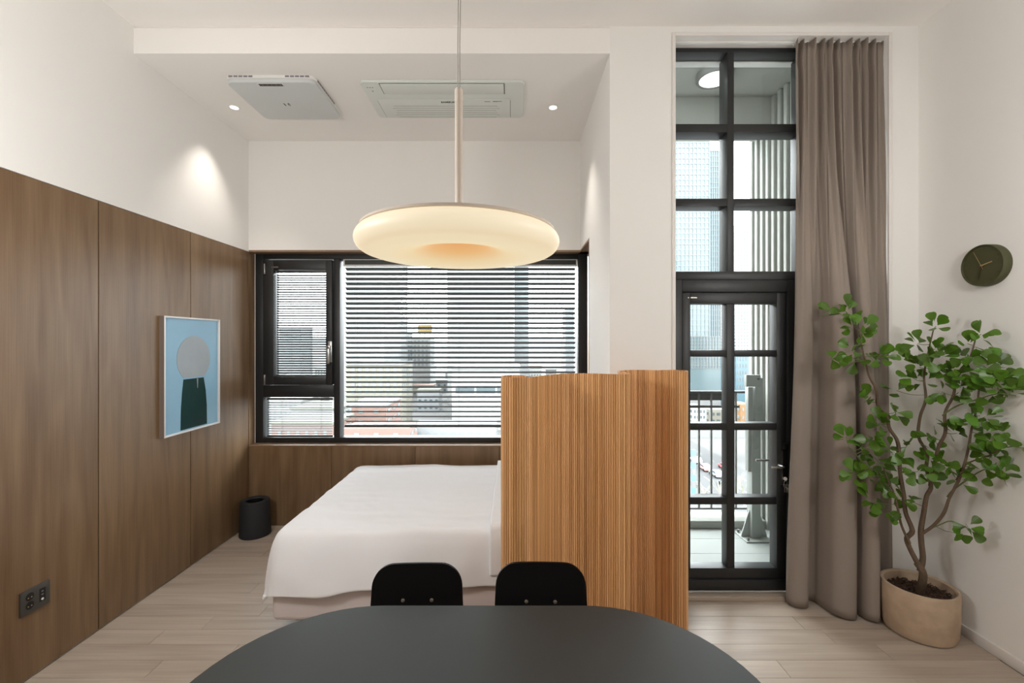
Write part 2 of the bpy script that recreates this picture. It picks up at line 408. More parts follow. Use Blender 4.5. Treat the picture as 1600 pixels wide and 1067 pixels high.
tr = struct(empty('trim_1', (OX0, YF, OZ)), 'thin white casing around the tall opening', 'trim')
box('casing', M_trim, tr, OX0-0.022, OX0, YF-0.010, YF-0.0005, 0.0, OZ+0.022, bevel=0.002)
box('casing', M_trim, tr, OX1, OX1+0.022, YF-0.010, YF-0.0005, 0.0, OZ+0.022, bevel=0.002)
box('casing', M_trim, tr, OX0, OX1, YF-0.010, YF-0.0005, OZ, OZ+0.022, bevel=0.002)
struct(box('trim_2', M_trim, None, XL, XN, YF-0.006, YF, ZC-0.010, ZC), 'thin shadow bead between bulkhead and main ceiling', 'trim')
struct(box('trim_3', M_plank, None, OX0, OX1, 2.955, 3.02, 0.0, 0.03, bevel=0.004), 'low wooden threshold at the foot of the glazed door', 'threshold')

# ------------------------------------------------------------------ niche window
w1 = struct(empty('window_1', (pX(660, YW), YW, pZ(690, YW))), 'wide black framed niche window with opening sash', 'window')
def wbar(name, parent, x0, x1, y0, y1, d0=0.0, d1=0.11, m=None, bevel=0.003):
    return box(name, m or M_black, parent, pX(x0, YW), pX(x1, YW), YW+d0, YW+d1, pZ(y1, YW), pZ(y0, YW), bevel=bevel)
ztop, zbot = 394.5, 692.5
wbar('window_frame', w1, 399, 411, ztop, zbot)
wbar('window_frame', w1, 903.5, 918, ztop, zbot)
wbar('window_frame', w1, 411, 903.5, ztop, 404.5)
wbar('window_frame', w1, 411, 903.5, 683.5, zbot)
wbar('mullion', w1, 521.5, 531, 404.5, 683.5)
wbar('transom', w1, 411, 521.5, 602, 620.5)
wbar('edge_bead', w1, 397.6, 399, ztop, zbot, -0.004, 0.02, M_trim, 0)
sash = empty('sash', (pX(466, YW), YW-0.03, pZ(602, YW))); sash.parent = w1; sash.location = ORG['sash'] - ORG[w1.name]
sash['label'] = 'opening black sash with chrome handle'
wbar('stile', sash, 413.5, 430, 407, 601, -0.03, 0.07)
wbar('stile', sash, 511, 520.5, 407, 601, -0.03, 0.07)
wbar('sash_rail', sash, 430, 511, 407, 421.5, -0.03, 0.07)
wbar('sash_rail', sash, 430, 511, 588, 601, -0.03, 0.07)
wbar('pane', sash, 429, 512, 421, 589, 0.045, 0.050, M_glass, 0)
for y0 in (413, 585):
    wbar('hinge', sash, 415.5, 417.6, y0, y0+16, -0.042, -0.03, M_steel, 0.001)
hz = YW - 0.03
hb = MB(); hb.box(pX(513, hz), pX(519, hz), hz-0.012, hz, pZ(566, hz), pZ(533, hz)); hb.build('handle_plate', M_steel, sash, bevel=0.003)
hb = MB(); hb.box(pX(513.2, hz), pX(517.2, hz), hz-0.05, hz-0.035, pZ(568, hz), pZ(541, hz)); hb.box(pX(514, hz), pX(518, hz), hz-0.05, hz-0.01, pZ(545, hz), pZ(540, hz)); hb.build('handle', M_steel, sash, bevel=0.002)
wbar('pane', w1, 411, 521.5, 620, 684, 0.085, 0.090, M_glass, 0)
wbar('pane', w1, 531, 904, 404, 684, 0.085, 0.090, M_glass, 0)

def blind(name, label, x0, x1, ytop, ybot, Yb, n, depth, tilt, cords, m, group='venetian blinds of the niche window'):
    b = thing(name, (pX((x0+x1)/2, Yb), Yb, pZ(ybot, Yb)), label, 'window blind', group)
    X0, X1 = pX(x0, Yb), pX(x1, Yb); zt, zb = pZ(ytop, Yb), pZ(ybot, Yb)
    hr = 0.045 if depth > 0.03 else 0.02
    box('headrail', M_raild, b, X0, X1, Yb-depth/2, Yb+depth/2, zt-hr, zt, bevel=0.002)
    if depth > 0.03:
        box('headrail_strip', M_whitemetal, b, X0-0.004, X1+0.004, Yb-depth/2-0.003, Yb+depth/2, zt-hr-0.012, zt-hr, bevel=0.001)
        box('headrail_strip', M_whitemetal, b, X0-0.004, X1+0.004, Yb-depth/2-0.003, Yb+depth/2, zt, zt+0.012, bevel=0.001)
        for xx in (X0-0.012, X1): box('headrail_bracket', M_whitemetal, b, xx, xx+0.012, Yb-depth/2-0.003, Yb+depth/2, zt-hr-0.012, zt+0.012, bevel=0.001)
    br = 0.024 if depth > 0.03 else 0.016
    box('bottom_rail', M_raild, b, X0, X1, Yb-depth/2, Yb+depth/2, zb, zb+br, bevel=0.003)
    zs = [zt - hr - 0.014 - (zt - hr - 0.02 - zb - br) * (k + 0.5) / n for k in range(n)]
    mb = MB(); h = depth/2; N = 4; th = 0.0012 if depth > 0.03 else 0.0008
    pts = [(-h + 2*h*k/N, 0.10*h*(1 - (2*k/N-1)**2)) for k in range(N+1)]
    ca, sa = math.cos(tilt), math.sin(tilt)
    sec = [(u*ca - w*sa, u*sa + w*ca) for u, w in pts] + [(u*ca - (w-th)*sa, u*sa + (w-th)*ca) for u, w in reversed(pts)]
    mb.prism(sec, lambda u, v, d: (d, Yb + u, zs[0] + v), X0+0.003, X1-0.003)
    s0 = mb.build('slat', m, b, smooth=True)
    base = ORG[s0.name].copy()
    for z in zs[1:]:
        dup(s0, base + Vector((0, 0, z - zs[0])), b)
    for cx in cords:
        for dy in (-h-0.001, h+0.001):
            MB().tube([(pX(cx, Yb), Yb+dy, zb+br), (pX(cx, Yb), Yb+dy, zt-hr)], 0.0011, 4).build('ladder_cord', M_cord, b)
    return b
bl = blind('venetian_blind', 'large charcoal venetian blind across the wide window pane', 540, 899.5, 407, 667, YW+0.045, 32, 0.050, R(-25), (557, 637, 717, 797, 878), M_slat)
blind('venetian_blind', 'narrow grey venetian blind inside the opening window sash', 432.5, 510, 423, 588, YW+0.022, 42, 0.018, R(-45), (455, 486), M_slats)
blind('venetian_blind', 'short grey venetian blind in the low pane under the sash', 418, 520, 621.5, 682, YW+0.05, 14, 0.020, R(22), (441, 502), M_slats)

# ------------------------------------------------------------------ tall window and glazed door
YD = 3.02
def dbar(name, parent, x0, x1, y0, y1, d0=0.0, d1=0.12, m=None, bevel=0.003):
    return box(name, m or M_black, parent, pX(x0, YD), pX(x1, YD), YD+d0, YD+d1, pZ(y1, YD), pZ(y0, YD), bevel=bevel)
XO0, XO1 = 800 + OX0/YD*F, 800 + OX1/YD*F
yo = 533.5 - (OZ - CAMH)/YD*F
w2 = struct(empty('window_2', (1.7, YD, pZ(437, YD))), 'tall black gridded window above the glazed door', 'window')
dbar('window_frame', w2, XO0, 1054.5, yo, 430)
dbar('window_frame', w2, XO1-10, XO1, yo, 430)
dbar('window_frame', w2, 1054.5, XO1-10, yo, 81.5)
dbar('window_frame', w2, 1054.5, XO1-10, 424, 437, -0.004)
dbar('rear_head', w2, 1054.5, XO1-10, 79, 83, 0.10, 0.16, M_whitemetal)
dbar('mullion', w2, 1136.5, 1147, 81.5, 424)
dbar('mullion', w2, 1253, 1264, 81.5, 424)
for (y0, y1) in ((193.5, 206.5), (310, 322)):
    for (x0, x1) in ((1054.5, 1136.5), (1147, 1253), (1264, XO1-10)):
        dbar('muntin', w2, x0, x1, y0, y1)
for (x0, x1) in ((1054.5, 1136.5), (1147, 1253), (1264, XO1-10)):
    for (y0, y1) in ((81.5, 193.5), (206.5, 310), (322, 424)):
        dbar('pane', w2, x0-1, x1+1, y0-1, y1+1, 0.094, 0.099, M_glass, 0)

d1 = struct(empty('door_1', (pX(1148, YD), YD, 0.03)), 'black framed glazed balcony door with eight panes', 'door')
dbar('door_frame', d1, XO0, 1066, 437, 923)
dbar('door_frame', d1, 1066, 1231, 437, 456, 0.0)
dbar('door_frame', d1, 1066, 1231, 906.5, 923, 0.0)
dbar('door_frame', d1, 1231, 1264, 437, 923)
dbar('side_panel', d1, 1264, XO1, 437, 923, 0.02, 0.10)
leaf = empty('door_leaf', (pX(1148, YD), YD+0.012, pZ(906, YD))); leaf.parent = d1; leaf.location = ORG['door_leaf'] - ORG[d1.name]
dbar('stile', leaf, 1067.2, 1080, 457.2, 905.5, 0.012, 0.10)
dbar('stile', leaf, 1215.5, 1230, 457.2, 905.5, 0.012, 0.10)
dbar('rail', leaf, 1080, 1215.5, 457.2, 474.5, 0.012, 0.10)
dbar('rail', leaf, 1080, 1215.5, 889, 905.5, 0.012, 0.10)
dbar('muntin', leaf, 1137.5, 1150, 474.5, 889, 0.018, 0.095)
ys = [(474.5, 547), (557.5, 662), (673, 778.5), (790, 889)]
for (a, b_) in zip(ys, ys[1:]):
    dbar('muntin', leaf, 1080, 1137.5, a[1], b_[0], 0.02, 0.095)
    dbar('muntin', leaf, 1150, 1215.5, a[1], b_[0], 0.02, 0.095)
for (y0, y1) in ys:
    for (x0, x1) in ((1080, 1137.5), (1150, 1215.5)):
        dbar('pane', leaf, x0-0.5, x1+0.5, y0-0.5, y1+0.5, 0.055, 0.060, M_glass, 0)
hY = YD + 0.012
mb = MB(); mb.box(pX(1221, hY), pX(1229.5, hY), hY-0.012, hY, pZ(757, hY), pZ(703, hY)); mb.build('lock_plate', M_dark, leaf, bevel=0.003)
mb = MB(); mb.box(pX(1219.8, hY), pX(1221.6, hY), hY-0.013, hY, pZ(757, hY), pZ(703, hY)); mb.build('lock_plate_edge', M_steel, leaf)
mb = MB(); mb.box(pX(1221.5, hY), pX(1229, hY), hY-0.02, hY, pZ(701, hY), pZ(691, hY)); mb.build('lock_knob', M_dark, leaf, bevel=0.004)
a = px(1224.5, 730, hY-0.055)
MB().tube([a + Vector((0, 0.06, 0)), a + Vector((0, 0, 0)), a + Vector((-0.012, -0.006, 0)), px(1206, 730, hY-0.06)], [0.008, 0.008, 0.008, 0.007], 10).build('lever_handle', M_steel, leaf, smooth=True)
a = px(1213, 719, YD+0.165)
MB().tube([a + Vector((0.05, -0.07, 0)), a + Vector((0.05, 0, 0)), a + Vector((0.035, 0.004, 0)), px(1181, 719, YD+0.17)], [0.008]*4, 10).build('outer_lever_handle', M_steel, leaf, smooth=True)
MB().tube([px(1227, 748, hY-0.012), px(1227, 748, hY-0.035)], 0.012, 12).build('lock_cylinder', M_steel, leaf, smooth=True)
kr = thing('key_bunch', px(1227, 776, hY-0.03), 'bunch of steel keys hanging from the glazed door lock', 'keys')
c0 = px(1227, 752, hY-0.035)
MB().tube([c0 + Vector((0.011*math.cos(t), -0.004, -0.008 + 0.011*math.sin(t))) for t in [k*math.pi/7 for k in range(15)]], 0.0016, 5).build('key_ring', M_steel, kr)
for k, dx in enumerate((-0.007, 0.003, 0.010)):
    mb = MB(); z0 = c0.z - 0.016
    mb.box(c0.x+dx-0.008, c0.x+dx+0.008, c0.y-0.008-k*0.004, c0.y-0.006-k*0.004, z0-0.022, z0)
    mb.box(c0.x+dx-0.003, c0.x+dx+0.004, c0.y-0.008-k*0.004, c0.y-0.006-k*0.004, z0-0.055, z0-0.02)
    mb.build('key', M_steel, kr, bevel=0.0008, seg=1)

# small maker's print on the door leaf and the sash
def tiny_print(parent, x0, x1, yy, Y, name='maker_print'):
    mb = MB(); n = 7; w = (x1-x0)/n
    for k in range(n):
        if k == 1: continue
        hh = 1.0 if k % 2 else 0.8
        mb.box(pX(x0+k*w, Y), pX(x0+k*w+w*0.7, Y), Y-0.0008, Y+0.0005, pZ(yy+hh, Y), pZ(yy-hh, Y))
    mb.build(name, M_screw, parent)
tiny_print(leaf, 1075, 1089.5, 465, YD+0.012)
tiny_print(sash, 424.5, 435, 417.3, YW-0.03)

# ------------------------------------------------------------------ curtain
def build_curtain():
    root = thing('curtain', (2.12, 2.85, 0.02), 'taupe linen pinch pleat curtain drawn aside right of the glazed door', 'curtain')
    nu, nv = 420, 70
    ztop, zbot = OZ - 0.012, 0.012
    vs = []; fs = []
    NT = 10
    # bottom plan: control points (X,Y) traced through the hanging folds
    bp = [(1.845,2.93),(1.80,2.925),(1.795,2.89),(1.83,2.855),(1.895,2.86),(1.92,2.90),(1.945,2.93),(1.985,2.92),(1.995,2.85),(2.005,2.775),(2.045,2.735),(2.105,2.735),(2.135,2.77),(2.135,2.85),(2.15,2.865),(2.165,2.80),(2.175,2.72),(2.215,2.695),(2.245,2.73),(2.25,2.84),(2.265,2.875),(2.295,2.86),(2.315,2.845),(2.355,2.85),(2.375,2.885),(2.395,2.875),(2.42,2.85),(2.44,2.86),(2.452,2.882)]
    B = catmull([Vector((x, y, 0)) for x, y in bp], 16)
    d = [0]
    for a, b in zip(B, B[1:]): d.append(d[-1] + (b-a).length)
    tot = d[-1]
    def Bat(u):
        t = u * tot; lo, hi = 0, len(d)-1
        while hi - lo > 1:
            m = (lo+hi)//2
            if d[m] <= t: lo = m
            else: hi = m
        return B[lo].lerp(B[hi], (t-d[lo])/max(1e-9, d[hi]-d[lo]))
    for j in range(nv+1):
        v = (j/nv)
        v = v if v > 0.2 else v
        z = ztop + (zbot - ztop)*v
        w = sstep(0.06, 0.55, v)
        for i in range(nu+1):
            u = i/nu
            b = Bat(u)
            # top: pinch pleats
            ph = u*NT*2*math.pi
            pin = max(0.0, math.cos(ph + 0.5*math.sin(u*17)))**(8 - 5*sstep(0.03, 0.25, v))
            zone = math.exp(-((v-0.03)/0.05)**2) if v > 0.03 else 1.0
            amp = 0.044*(1 - 0.35*math.exp(-((v-0.035)/0.012)**2)) + 0.010*sstep(0.05, 0.3, v)
            tx = 1.856 + 0.577*u + 0.010*math.sin(ph)
            ty = 2.955 - amp*pin - 0.010*math.cos(ph*0.5+1)*1.0
            # middle: keep the fold shape of the bottom but flatter and further back
            mx_ = 1.852 + (b.x-1.795)/(2.452-1.795)*(0.585)
            my_ = 2.945 + (b.y-2.93)*(0.55 + 0.45*sstep(0.2, 0.95, v))
            X_ = tx*(1-w) + (mx_*(1-sstep(0.45,1,v)) + b.x*sstep(0.45,1,v))*w
            Y_ = ty*(1-w) + my_*w
            Y_ += 0.004*math.sin(7*u*6.28 + v*5) * w
            zz = z
            if j == nv: zz = zbot + 0.004*math.sin(u*40)
            if j == 0: zz = ztop + 0.006*pin
            vs.append((X_, Y_, zz))
    for j in range(nv):
        for i in range(nu):
            a = j*(nu+1)+i; fs.append((a, a+1, a+nu+2, a+nu+1))
    o = MB().add(vs, fs).build('drape', M_curtain, root, smooth=True)
    sm = o.modifiers.new('thickness', 'SOLIDIFY'); sm.thickness = 0.0016; sm.offset = 0
    # stitched header line and hooks
    for k in range(NT+1):
        X_ = 1.856 + 0.568*k/NT
        MB().tube([(X_, 2.955, ztop-0.02), (X_, 2.96, ztop+0.004)], 0.0025, 5).build('hook', M_whitemetal, root)
    return root
build_curtain()
rl = thing('curtain_rail', (1.75, 2.965, OZ-0.014), 'slim white curtain rail under the head of the tall opening', 'curtain rail')
box('track', M_whitemetal, rl, OX0+0.002, OX1-0.002, 2.952, 2.975, OZ-0.010, OZ, bevel=0.002)
for k in range(9): MB().tube([(1.88+0.065*k, 2.9635, OZ-0.016), (1.88+0.065*k, 2.9635, OZ-0.009)], 0.005, 8).build('glider', M_whitemetal, rl)

# ------------------------------------------------------------------ pendant lamp
LY = 1.2; LX = pX(717, LY)
pl = thing('pendant_lamp', (LX, LY, CAMH+0.225), 'round glowing donut pendant lamp on a beige rod above the table', 'pendant lamp')
dif = []
for k in range(13):
    a = R(90 - 180*k/12*1.0)
    dif.append((0.232 + 0.036*math.cos(a), 0.262 + 0.030*math.sin(a)))
prof = [(0.20, 0.2905)] + dif + [(0.205, 0.2285), (0.18, 0.2275), (0.155, 0.2295), (0.13, 0.2345), (0.105, 0.242), (0.08, 0.251), (0.055, 0.260), (0.03, 0.267), (0.0, 0.270)]
MB().lathe(prof, (LX, LY, CAMH), 96).build('diffuser', M_lamp, pl, smooth=True)
MB().lathe([(0.0, 0.3005), (0.15, 0.3005), (0.235, 0.2985), (0.254, 0.294), (0.256, 0.288), (0.252, 0.2855), (0.0, 0.2885)], (LX, LY, CAMH), 96).build('top_plate', M_beige, pl, smooth=True)
MB().lathe([(0.0, 0.30), (0.0105, 0.30), (0.0105, 0.640), (0.0, 0.640)], (LX, LY, CAMH), 24).build('rod', M_beige, pl, smooth=True)
MB().lathe([(0.0, 0.640), (0.0112, 0.640), (0.0112, 0.672), (0.0095, 0.676), (0.0, 0.676)], (LX, LY, CAMH), 24).build('rod_cap', M_beige, pl, smooth=True)
for s in (-1, 1):
    MB().tube([(LX+0.003*s, LY, CAMH+0.674), (LX+0.0025*s, LY, CAMH+0.80), (LX+0.003*s+0.002, LY, CAMH+0.95), (LX+0.004*s, LY, ZC-0.03)], 0.0013, 5).build('wire', M_wire, pl)
MB().lathe([(0.0, ZC-CAMH-0.03), (0.05, ZC-CAMH-0.03), (0.055, ZC-CAMH), (0.0, ZC-CAMH)], (LX, LY, CAMH), 32).build('canopy', M_beige, pl, smooth=True)

# ------------------------------------------------------------------ downlights
def downlight(x, y, z, label, watt=20.0, size=100, group='recessed ceiling downlights', blend=0.6):
    d = thing('downlight', (x, y, z-0.004), label, 'downlight', group)
    MB().lathe([(0.030, -0.001), (0.040, -0.004), (0.043, -0.002), (0.043, 0.0), (0.030, 0.0)], (x, y, z), 32).build('trim_ring', M_whitemetal, d, smooth=True)
    MB().lathe([(0.0, -0.0015), (0.031, -0.0015), (0.031, -0.0005), (0.0, -0.0005)], (x, y, z), 32).build('lens', M_lens, d)
    ld = bpy.data.lights.new('downlight_beam', 'SPOT'); ld.energy = watt; ld.spot_size = R(size); ld.spot_blend = blend; ld.shadow_soft_size = 0.03; ld.color = LAMP_COL
    lo = bpy.data.objects.new('bulb', ld); C.objects.link(lo); lo.parent = d; lo.location = (0, 0, -0.006)
    return d
dL = px(366, 168, 1.87*F/365.5); dR = px(864, 168, 1.87*F/365.5)
downlight(dL.x, dL.y, ZN, 'lit recessed downlight beside the air purifier washing the left wall', 40, 80, 'niche ceiling downlights', 0.8)
downlight(dR.x, dR.y, ZN, 'lit recessed downlight right of the ceiling air conditioner', 45, 75, 'niche ceiling downlights', 0.8)

# unseen globes added to fill the room with light, either side of the table
M_globe = emit('fill_globe_glow', (1.0, 0.985, 0.96), GLOBE_L); M_globe_dim = emit('fill_globe_glow_dimmed', (1.0, 0.985, 0.96), GLOBE_L*0.55)
for (gx, gy, lb) in ((-1.75, 0.95, 'added opal fill light globe beside the dining table near the left wall'), (1.95, 0.95, 'added opal fill light globe beside the dining table near the right wall')):
    g_ = thing('fill_globe', (gx, gy, 2.10), lb, 'pendant lamp', 'added fill light globes')
    MB().lathe([(0.0, 2.10)] + [(0.2*math.sin(R(a)), 2.30 - 0.2*math.cos(R(a))) for a in range(12, 180, 12)] + [(0.0, 2.50)], (gx, gy, 0), 32).build('globe', M_globe if gx < 0 else M_globe_dim, g_, smooth=True)
    MB().tube([(gx, gy, 2.50), (gx, gy, ZC)], 0.004, 8).build('cable', M_wire, g_)

# ------------------------------------------------------------------ ceiling appliances
ZA = ZN
H = ZN - CAMH
# air conditioner cassette
ac = thing('air_conditioner', (pX(690, 3.48), 3.48, ZA-0.03), 'long white ceiling cassette air conditioner in the niche ceiling', 'air conditioner')
def cz(yy, drop): return (H - drop) * F / (533.5 - yy)
drop = 0.02
yn, yf = cz(128, drop), cz(184.5, drop)
x0, x1 = pX(560, yn), pX(820, yn)
mb = MB(); mb.prism(rrect(x1-x0, yf-yn, 0.04, 6, (x0+x1)/2, (yn+yf)/2), lambda u, v, d: (u, v, d), ZA-drop, ZA-0.0006)
mb.build('panel', M_acwhite, ac, bevel=0.006, seg=3)
zf = ZA-drop
# outlet flap with dark slot round three sides
fy0, fy1 = cz(130.5, drop), cz(146, drop); fx0, fx1 = pX(593, fy0), pX(787, fy0)
box('flap_slot', M_dark, ac, fx0-0.006, fx1+0.006, fy0-0.004, fy1+0.007, zf-0.001, zf+0.002)
box('flap', M_acwhite, ac, fx0, fx1, fy0, fy1, zf-0.007, zf, bevel=0.002)
gy0, gy1 = cz(154.5, drop), cz(183, drop); gx0, gx1 = pX(589, gy0), pX(797, gy0)
box('grille_slot', M_vent, ac, gx0-0.003, gx0+0.0, gy0+0.02, gy1, zf-0.0012, zf+0.001)
box('grille_slot', M_vent, ac, gx1, gx1+0.003, gy0+0.02, gy1, zf-0.0012, zf+0.001)
box('grille_panel', M_acwhite, ac, gx0, gx1, gy0, gy1, zf-0.004, zf, bevel=0.003)
for k in range(11):
    t = k/10; yy = cz(164.5, drop) + (cz(181.5, drop)-cz(164.5, drop))*t
    ins = 0.10 + 0.05*math.sin(k*2.1)*0.3
    box('louvre', M_louvre if k % 2 == 0 else M_acwhite, ac, gx0+ins, gx1-ins, yy, yy+0.006, zf-0.0055, zf-0.003)
text_mesh('brand_print', 'SAMSUNG', 0.030, M_logo, ac, (pX(703, cz(158.8, drop)), cz(158.8, drop), zf-0.0052), (math.pi, 0, 0), 0.0006)
for k, (a, b_) in enumerate(((757, 766), (770, 777), (777, 784))):
    yy = cz(158 - 0.3*k, drop); box('small_print', M_logo if k == 1 else M_vent, ac, pX(a, yy), pX(b_, yy), yy-0.004, yy+0.003, zf-0.0048, zf-0.003)
for k in range(4):
    yy = cz(136.8, drop); MB().lathe([(0, -0.0008), (0.005, -0.0008), (0.005, 0.0005), (0, 0.0005)], (pX(570+4*k, yy), yy, zf), 12).build('indicator', M_vent if k else M_whitemetal, ac)
yy = cz(142.5, drop); MB().lathe([(0, -0.0008), (0.006, -0.0008), (0.006, 0.0005), (0, 0.0005)], (pX(582.5, yy), yy, zf), 12).build('indicator', M_vent, ac)

# air purifier
drop = 0.05
yn, yf = cz(128.5, drop), cz(187, drop)
x0, x1 = pX(351, yn), pX(490, yn)
ap = thing('air_purifier', ((x0+x1)/2, (yn+yf)/2, ZA-drop), 'grey white square ceiling air purifier beside the left wall', 'air purifier')
mb = MB(); mb.prism(rrect(x1-x0, yf-yn, 0.05, 6, (x0+x1)/2, (yn+yf)/2), lambda u, v, d: (u, v, d), ZA-drop, ZA-0.022); mb.build('cover', M_purwhite, ap, bevel=0.006, seg=3)
mb = MB(); mb.prism(rrect(x1-x0+0.01, yf-yn+0.01, 0.055, 6, (x0+x1)/2, (yn+yf)/2), lambda u, v, d: (u, v, d), ZA-0.022, ZA); mb.build('base', M_whitemetal, ap, bevel=0.003)
for s in (0, 1):
    for k in range(5):
        xx = x0+0.03+k*0.035 if s == 0 else x1-0.03-0.028-k*0.035
        box('vent_slot', M_vent, ap, xx, xx+0.028, yn-0.007, yn+0.01, ZA-0.017, ZA-0.006)
for k in range(9):
    yy = yn + 0.05 + k*0.035; box('vent_slot', M_vent, ap, x1-0.01, x1+0.007, yy, yy+0.028, ZA-0.017, ZA-0.006)
zf = ZA-drop
yy0, yy1 = cz(130.8, drop), cz(134.4, drop)
box('display_rim', M_whitemetal, ap, pX(403, yy0)-0.006, pX(440, yy0)+0.006, yy0-0.005, yy1+0.006, zf-0.0012, zf)
box('display', M_dark, ap, pX(403, yy0), pX(440, yy0), yy0, yy1, zf-0.002, zf)
for k in range(5): box('display_mark', M_vent, ap, pX(408+7*k, yy0), pX(410+7*k, yy0), (yy0+yy1)/2-0.004, (yy0+yy1)/2+0.002, zf-0.0026, zf-0.0015)
# maker's mark: a slanted bar and an arch
def strip(pts, wd, name):
    mb = MB(); P = [Vector((pX(a, cz(b, drop)), cz(b, drop), zf)) for a, b in pts]
    for a, b in zip(P, P[1:]):
        d = (b-a).normalized(); n = Vector((-d.y, d.x, 0))*wd
        mb.add([a-n+Vector((0,0,-.0015)), a+n+Vector((0,0,-.0015)), b+n+Vector((0,0,-.0015)), b-n+Vector((0,0,-.0015)), a-n, a+n, b+n, b-n], [(0,1,2,3),(4,7,6,5),(0,4,5,1),(1,5,6,2),(2,6,7,3),(3,7,4,0)])
    mb.build(name, M_logo, ap)
strip([(443.2, 161.5), (447, 165)], 0.004, 'maker_mark')
strip([(451.5, 164.5), (449.6, 161.8), (451.4, 161.6), (454, 165.2)], 0.002, 'maker_mark')

# ------------------------------------------------------------------ painting
PXF = XL + 0.035
py0, py1 = PXF*F/(257-800), PXF*F/(344-800)
zt, zb = pZ(493.2, py0), pZ(685, py0)
art = thing('framed_painting', (XL, (py0+py1)/2, zb), 'framed painting of a grey round shape on a dark green block hung on wood panelling', 'painting')
fw = 0.012
box('frame_bar', M_artframe, art, XL, PXF, py0, py0+fw, zb, zt, bevel=0.0015)
box('frame_bar', M_artframe, art, XL, PXF, py1-fw, py1, zb, zt, bevel=0.0015)
box('frame_bar', M_artframe, art, XL, PXF, py0+fw, py1-fw, zt-fw, zt, bevel=0.0015)
box('frame_bar', M_artframe, art, XL, PXF, py0+fw, py1-fw, zb, zb+fw, bevel=0.0015)
box('frame_side', M_artside, art, XL, PXF-0.002, py0-0.002, py0, zb, zt)
box('canvas', M_sky_paint, art, XL+0.004, PXF-0.014, py0+fw, py1-fw, zb+fw, zt-fw)
def art_pt(u, v): return (py0 + u*(py1-py0), zt - v*(zt-zb))
poly = []
cu_, cv_, ru, rv = 0.52, 0.365, 0.30, 0.205
for k in range(41):
    a = R(122 + (418-122)*k/40 - 180 + 58 - 0)
N = 40; a0, a1 = R(-90+38), R(270-38)
for k in range(N+1):
    a = a0 + (a1-a0)*k/N
    u, v = cu_ + ru*math.cos(a), cv_ - rv*math.sin(a)*1.0
    poly.append(art_pt(u, v))
MB().prism(poly, lambda u, v, d: (d, u, v), PXF-0.0142, PXF-0.0118).build('painted_head', M_grey_paint, art)
bod = [(0.335, 0.540), (0.695, 0.540), (0.735, 0.66), (0.755, 0.80), (0.76, 0.975), (0.285, 0.975), (0.292, 0.80), (0.31, 0.66)]
MB().prism([art_pt(u, v) for u, v in bod], lambda u, v, d: (d, u, v), PXF-0.0142, PXF-0.0115).build('painted_block', M_green_paint, art)
MB().prism([art_pt(u, v) for u, v in [(0.565, 0.545), (0.59, 0.545), (0.585, 0.63), (0.575, 0.63)]], lambda u, v, d: (d, u, v), PXF-0.0116, PXF-0.0110).build('painted_line', M_line_paint, art)

# ------------------------------------------------------------------ wall outlet
oy0, oy1 = XL*F/(33-800)*0.995, XL*F/(79-800)*0.995
oz1 = pZ(928.5, oy0); oz0 = pZ(966.5, oy0)
ot = thing('wall_outlet', (XL, (oy0+oy1)/2, oz0), 'bronze grey double socket plate low on the wood panelling', 'outlet')
box('cover_plate', M_plate, ot, XL, XL+0.010, oy0, oy1, oz0, oz1, bevel=0.0015)
oh, ow = oz1-oz0, oy1-oy0
for v in (0.30, 0.66):
    c = Vector((XL+0.010, oy0 + 0.30*ow, oz1 - v*oh)); r = 0.165*oh
    ring = [(r*math.cos(t), r*math.sin(t)) for t in [k*2*math.pi/24 for k in range(24)]]
    s = MB().prism(ring, lambda u, w, d: (d, c.y+u, c.z+w), c.x-0.004, c.x+0.0006).build('socket', M_dark, ot)
    for du in (-0.4, 0.4):
        MB().prism([(x*0.14, y_*0.14) for x, y_ in ring], lambda u, w, d: (d, c.y+u+du*r, c.z+w-0.2*r), c.x, c.x+0.0012).build('contact', M_gold, s)
swp = box('switch_insert', M_dark, ot, XL+0.008, XL+0.0108, oy0+0.62*ow, oy0+0.84*ow, oz1-0.76*oh, oz1-0.20*oh, bevel=0.0006, seg=1)
MB().prism([(0.006*math.cos(t), 0.006*math.sin(t)) for t in [k*2*math.pi/16 for k in range(16)]], lambda u, w, d: (d, oy0+0.72*ow+u, oz1-0.66*oh+w), XL+0.0108, XL+0.013).build('round_button', M_whitemetal, swp)
box('usb_port', M_vent, swp, XL+0.0108, XL+0.0112, oy0+0.69*ow, oy0+0.76*ow, oz1-0.36*oh, oz1-0.30*oh)
box('usb_port', M_vent, swp, XL+0.0108, XL+0.0112, oy0+0.69*ow, oy0+0.76*ow, oz1-0.50*oh, oz1-0.44*oh)

# ------------------------------------------------------------------ wall clock
CY, CZ, CRd = 2.475, pZ(414.6, 2.475), 0.114
XF_ = XR - 0.048
ck = thing('wall_clock', (XR, CY, CZ-CRd), 'round olive green wall clock with brass hands on the right wall', 'clock')
def wallring(name, prof, m):   # prof: (r, distance from the wall)
    mb = MB(); n = 64; vs = []; fs = []
    for r, d in prof:
        for k in range(n):
            a = 2*math.pi*k/n; vs.append((XR-d, CY + r*math.cos(a), CZ + r*math.sin(a)))
    for i in range(len(prof)-1):
        for k in range(n):
            fs.append((i*n+k, i*n+(k+1) % n, (i+1)*n+(k+1) % n, (i+1)*n+k))
    fs.append(tuple(range(n))); fs.append(tuple((len(prof)-1)*n+k for k in range(n)))
    return mb.add(vs, fs).build(name, m, ck, smooth=True)
wallring('case', [(CRd, 0.0), (CRd, 0.046), (CRd-0.0015, 0.048), (CRd-0.006, 0.048), (CRd-0.0075, 0.046), (CRd-0.0075, 0.040)], M_clock)
wallring('dial', [(CRd-0.0078, 0.036), (CRd-0.0078, 0.041)], M_clock)
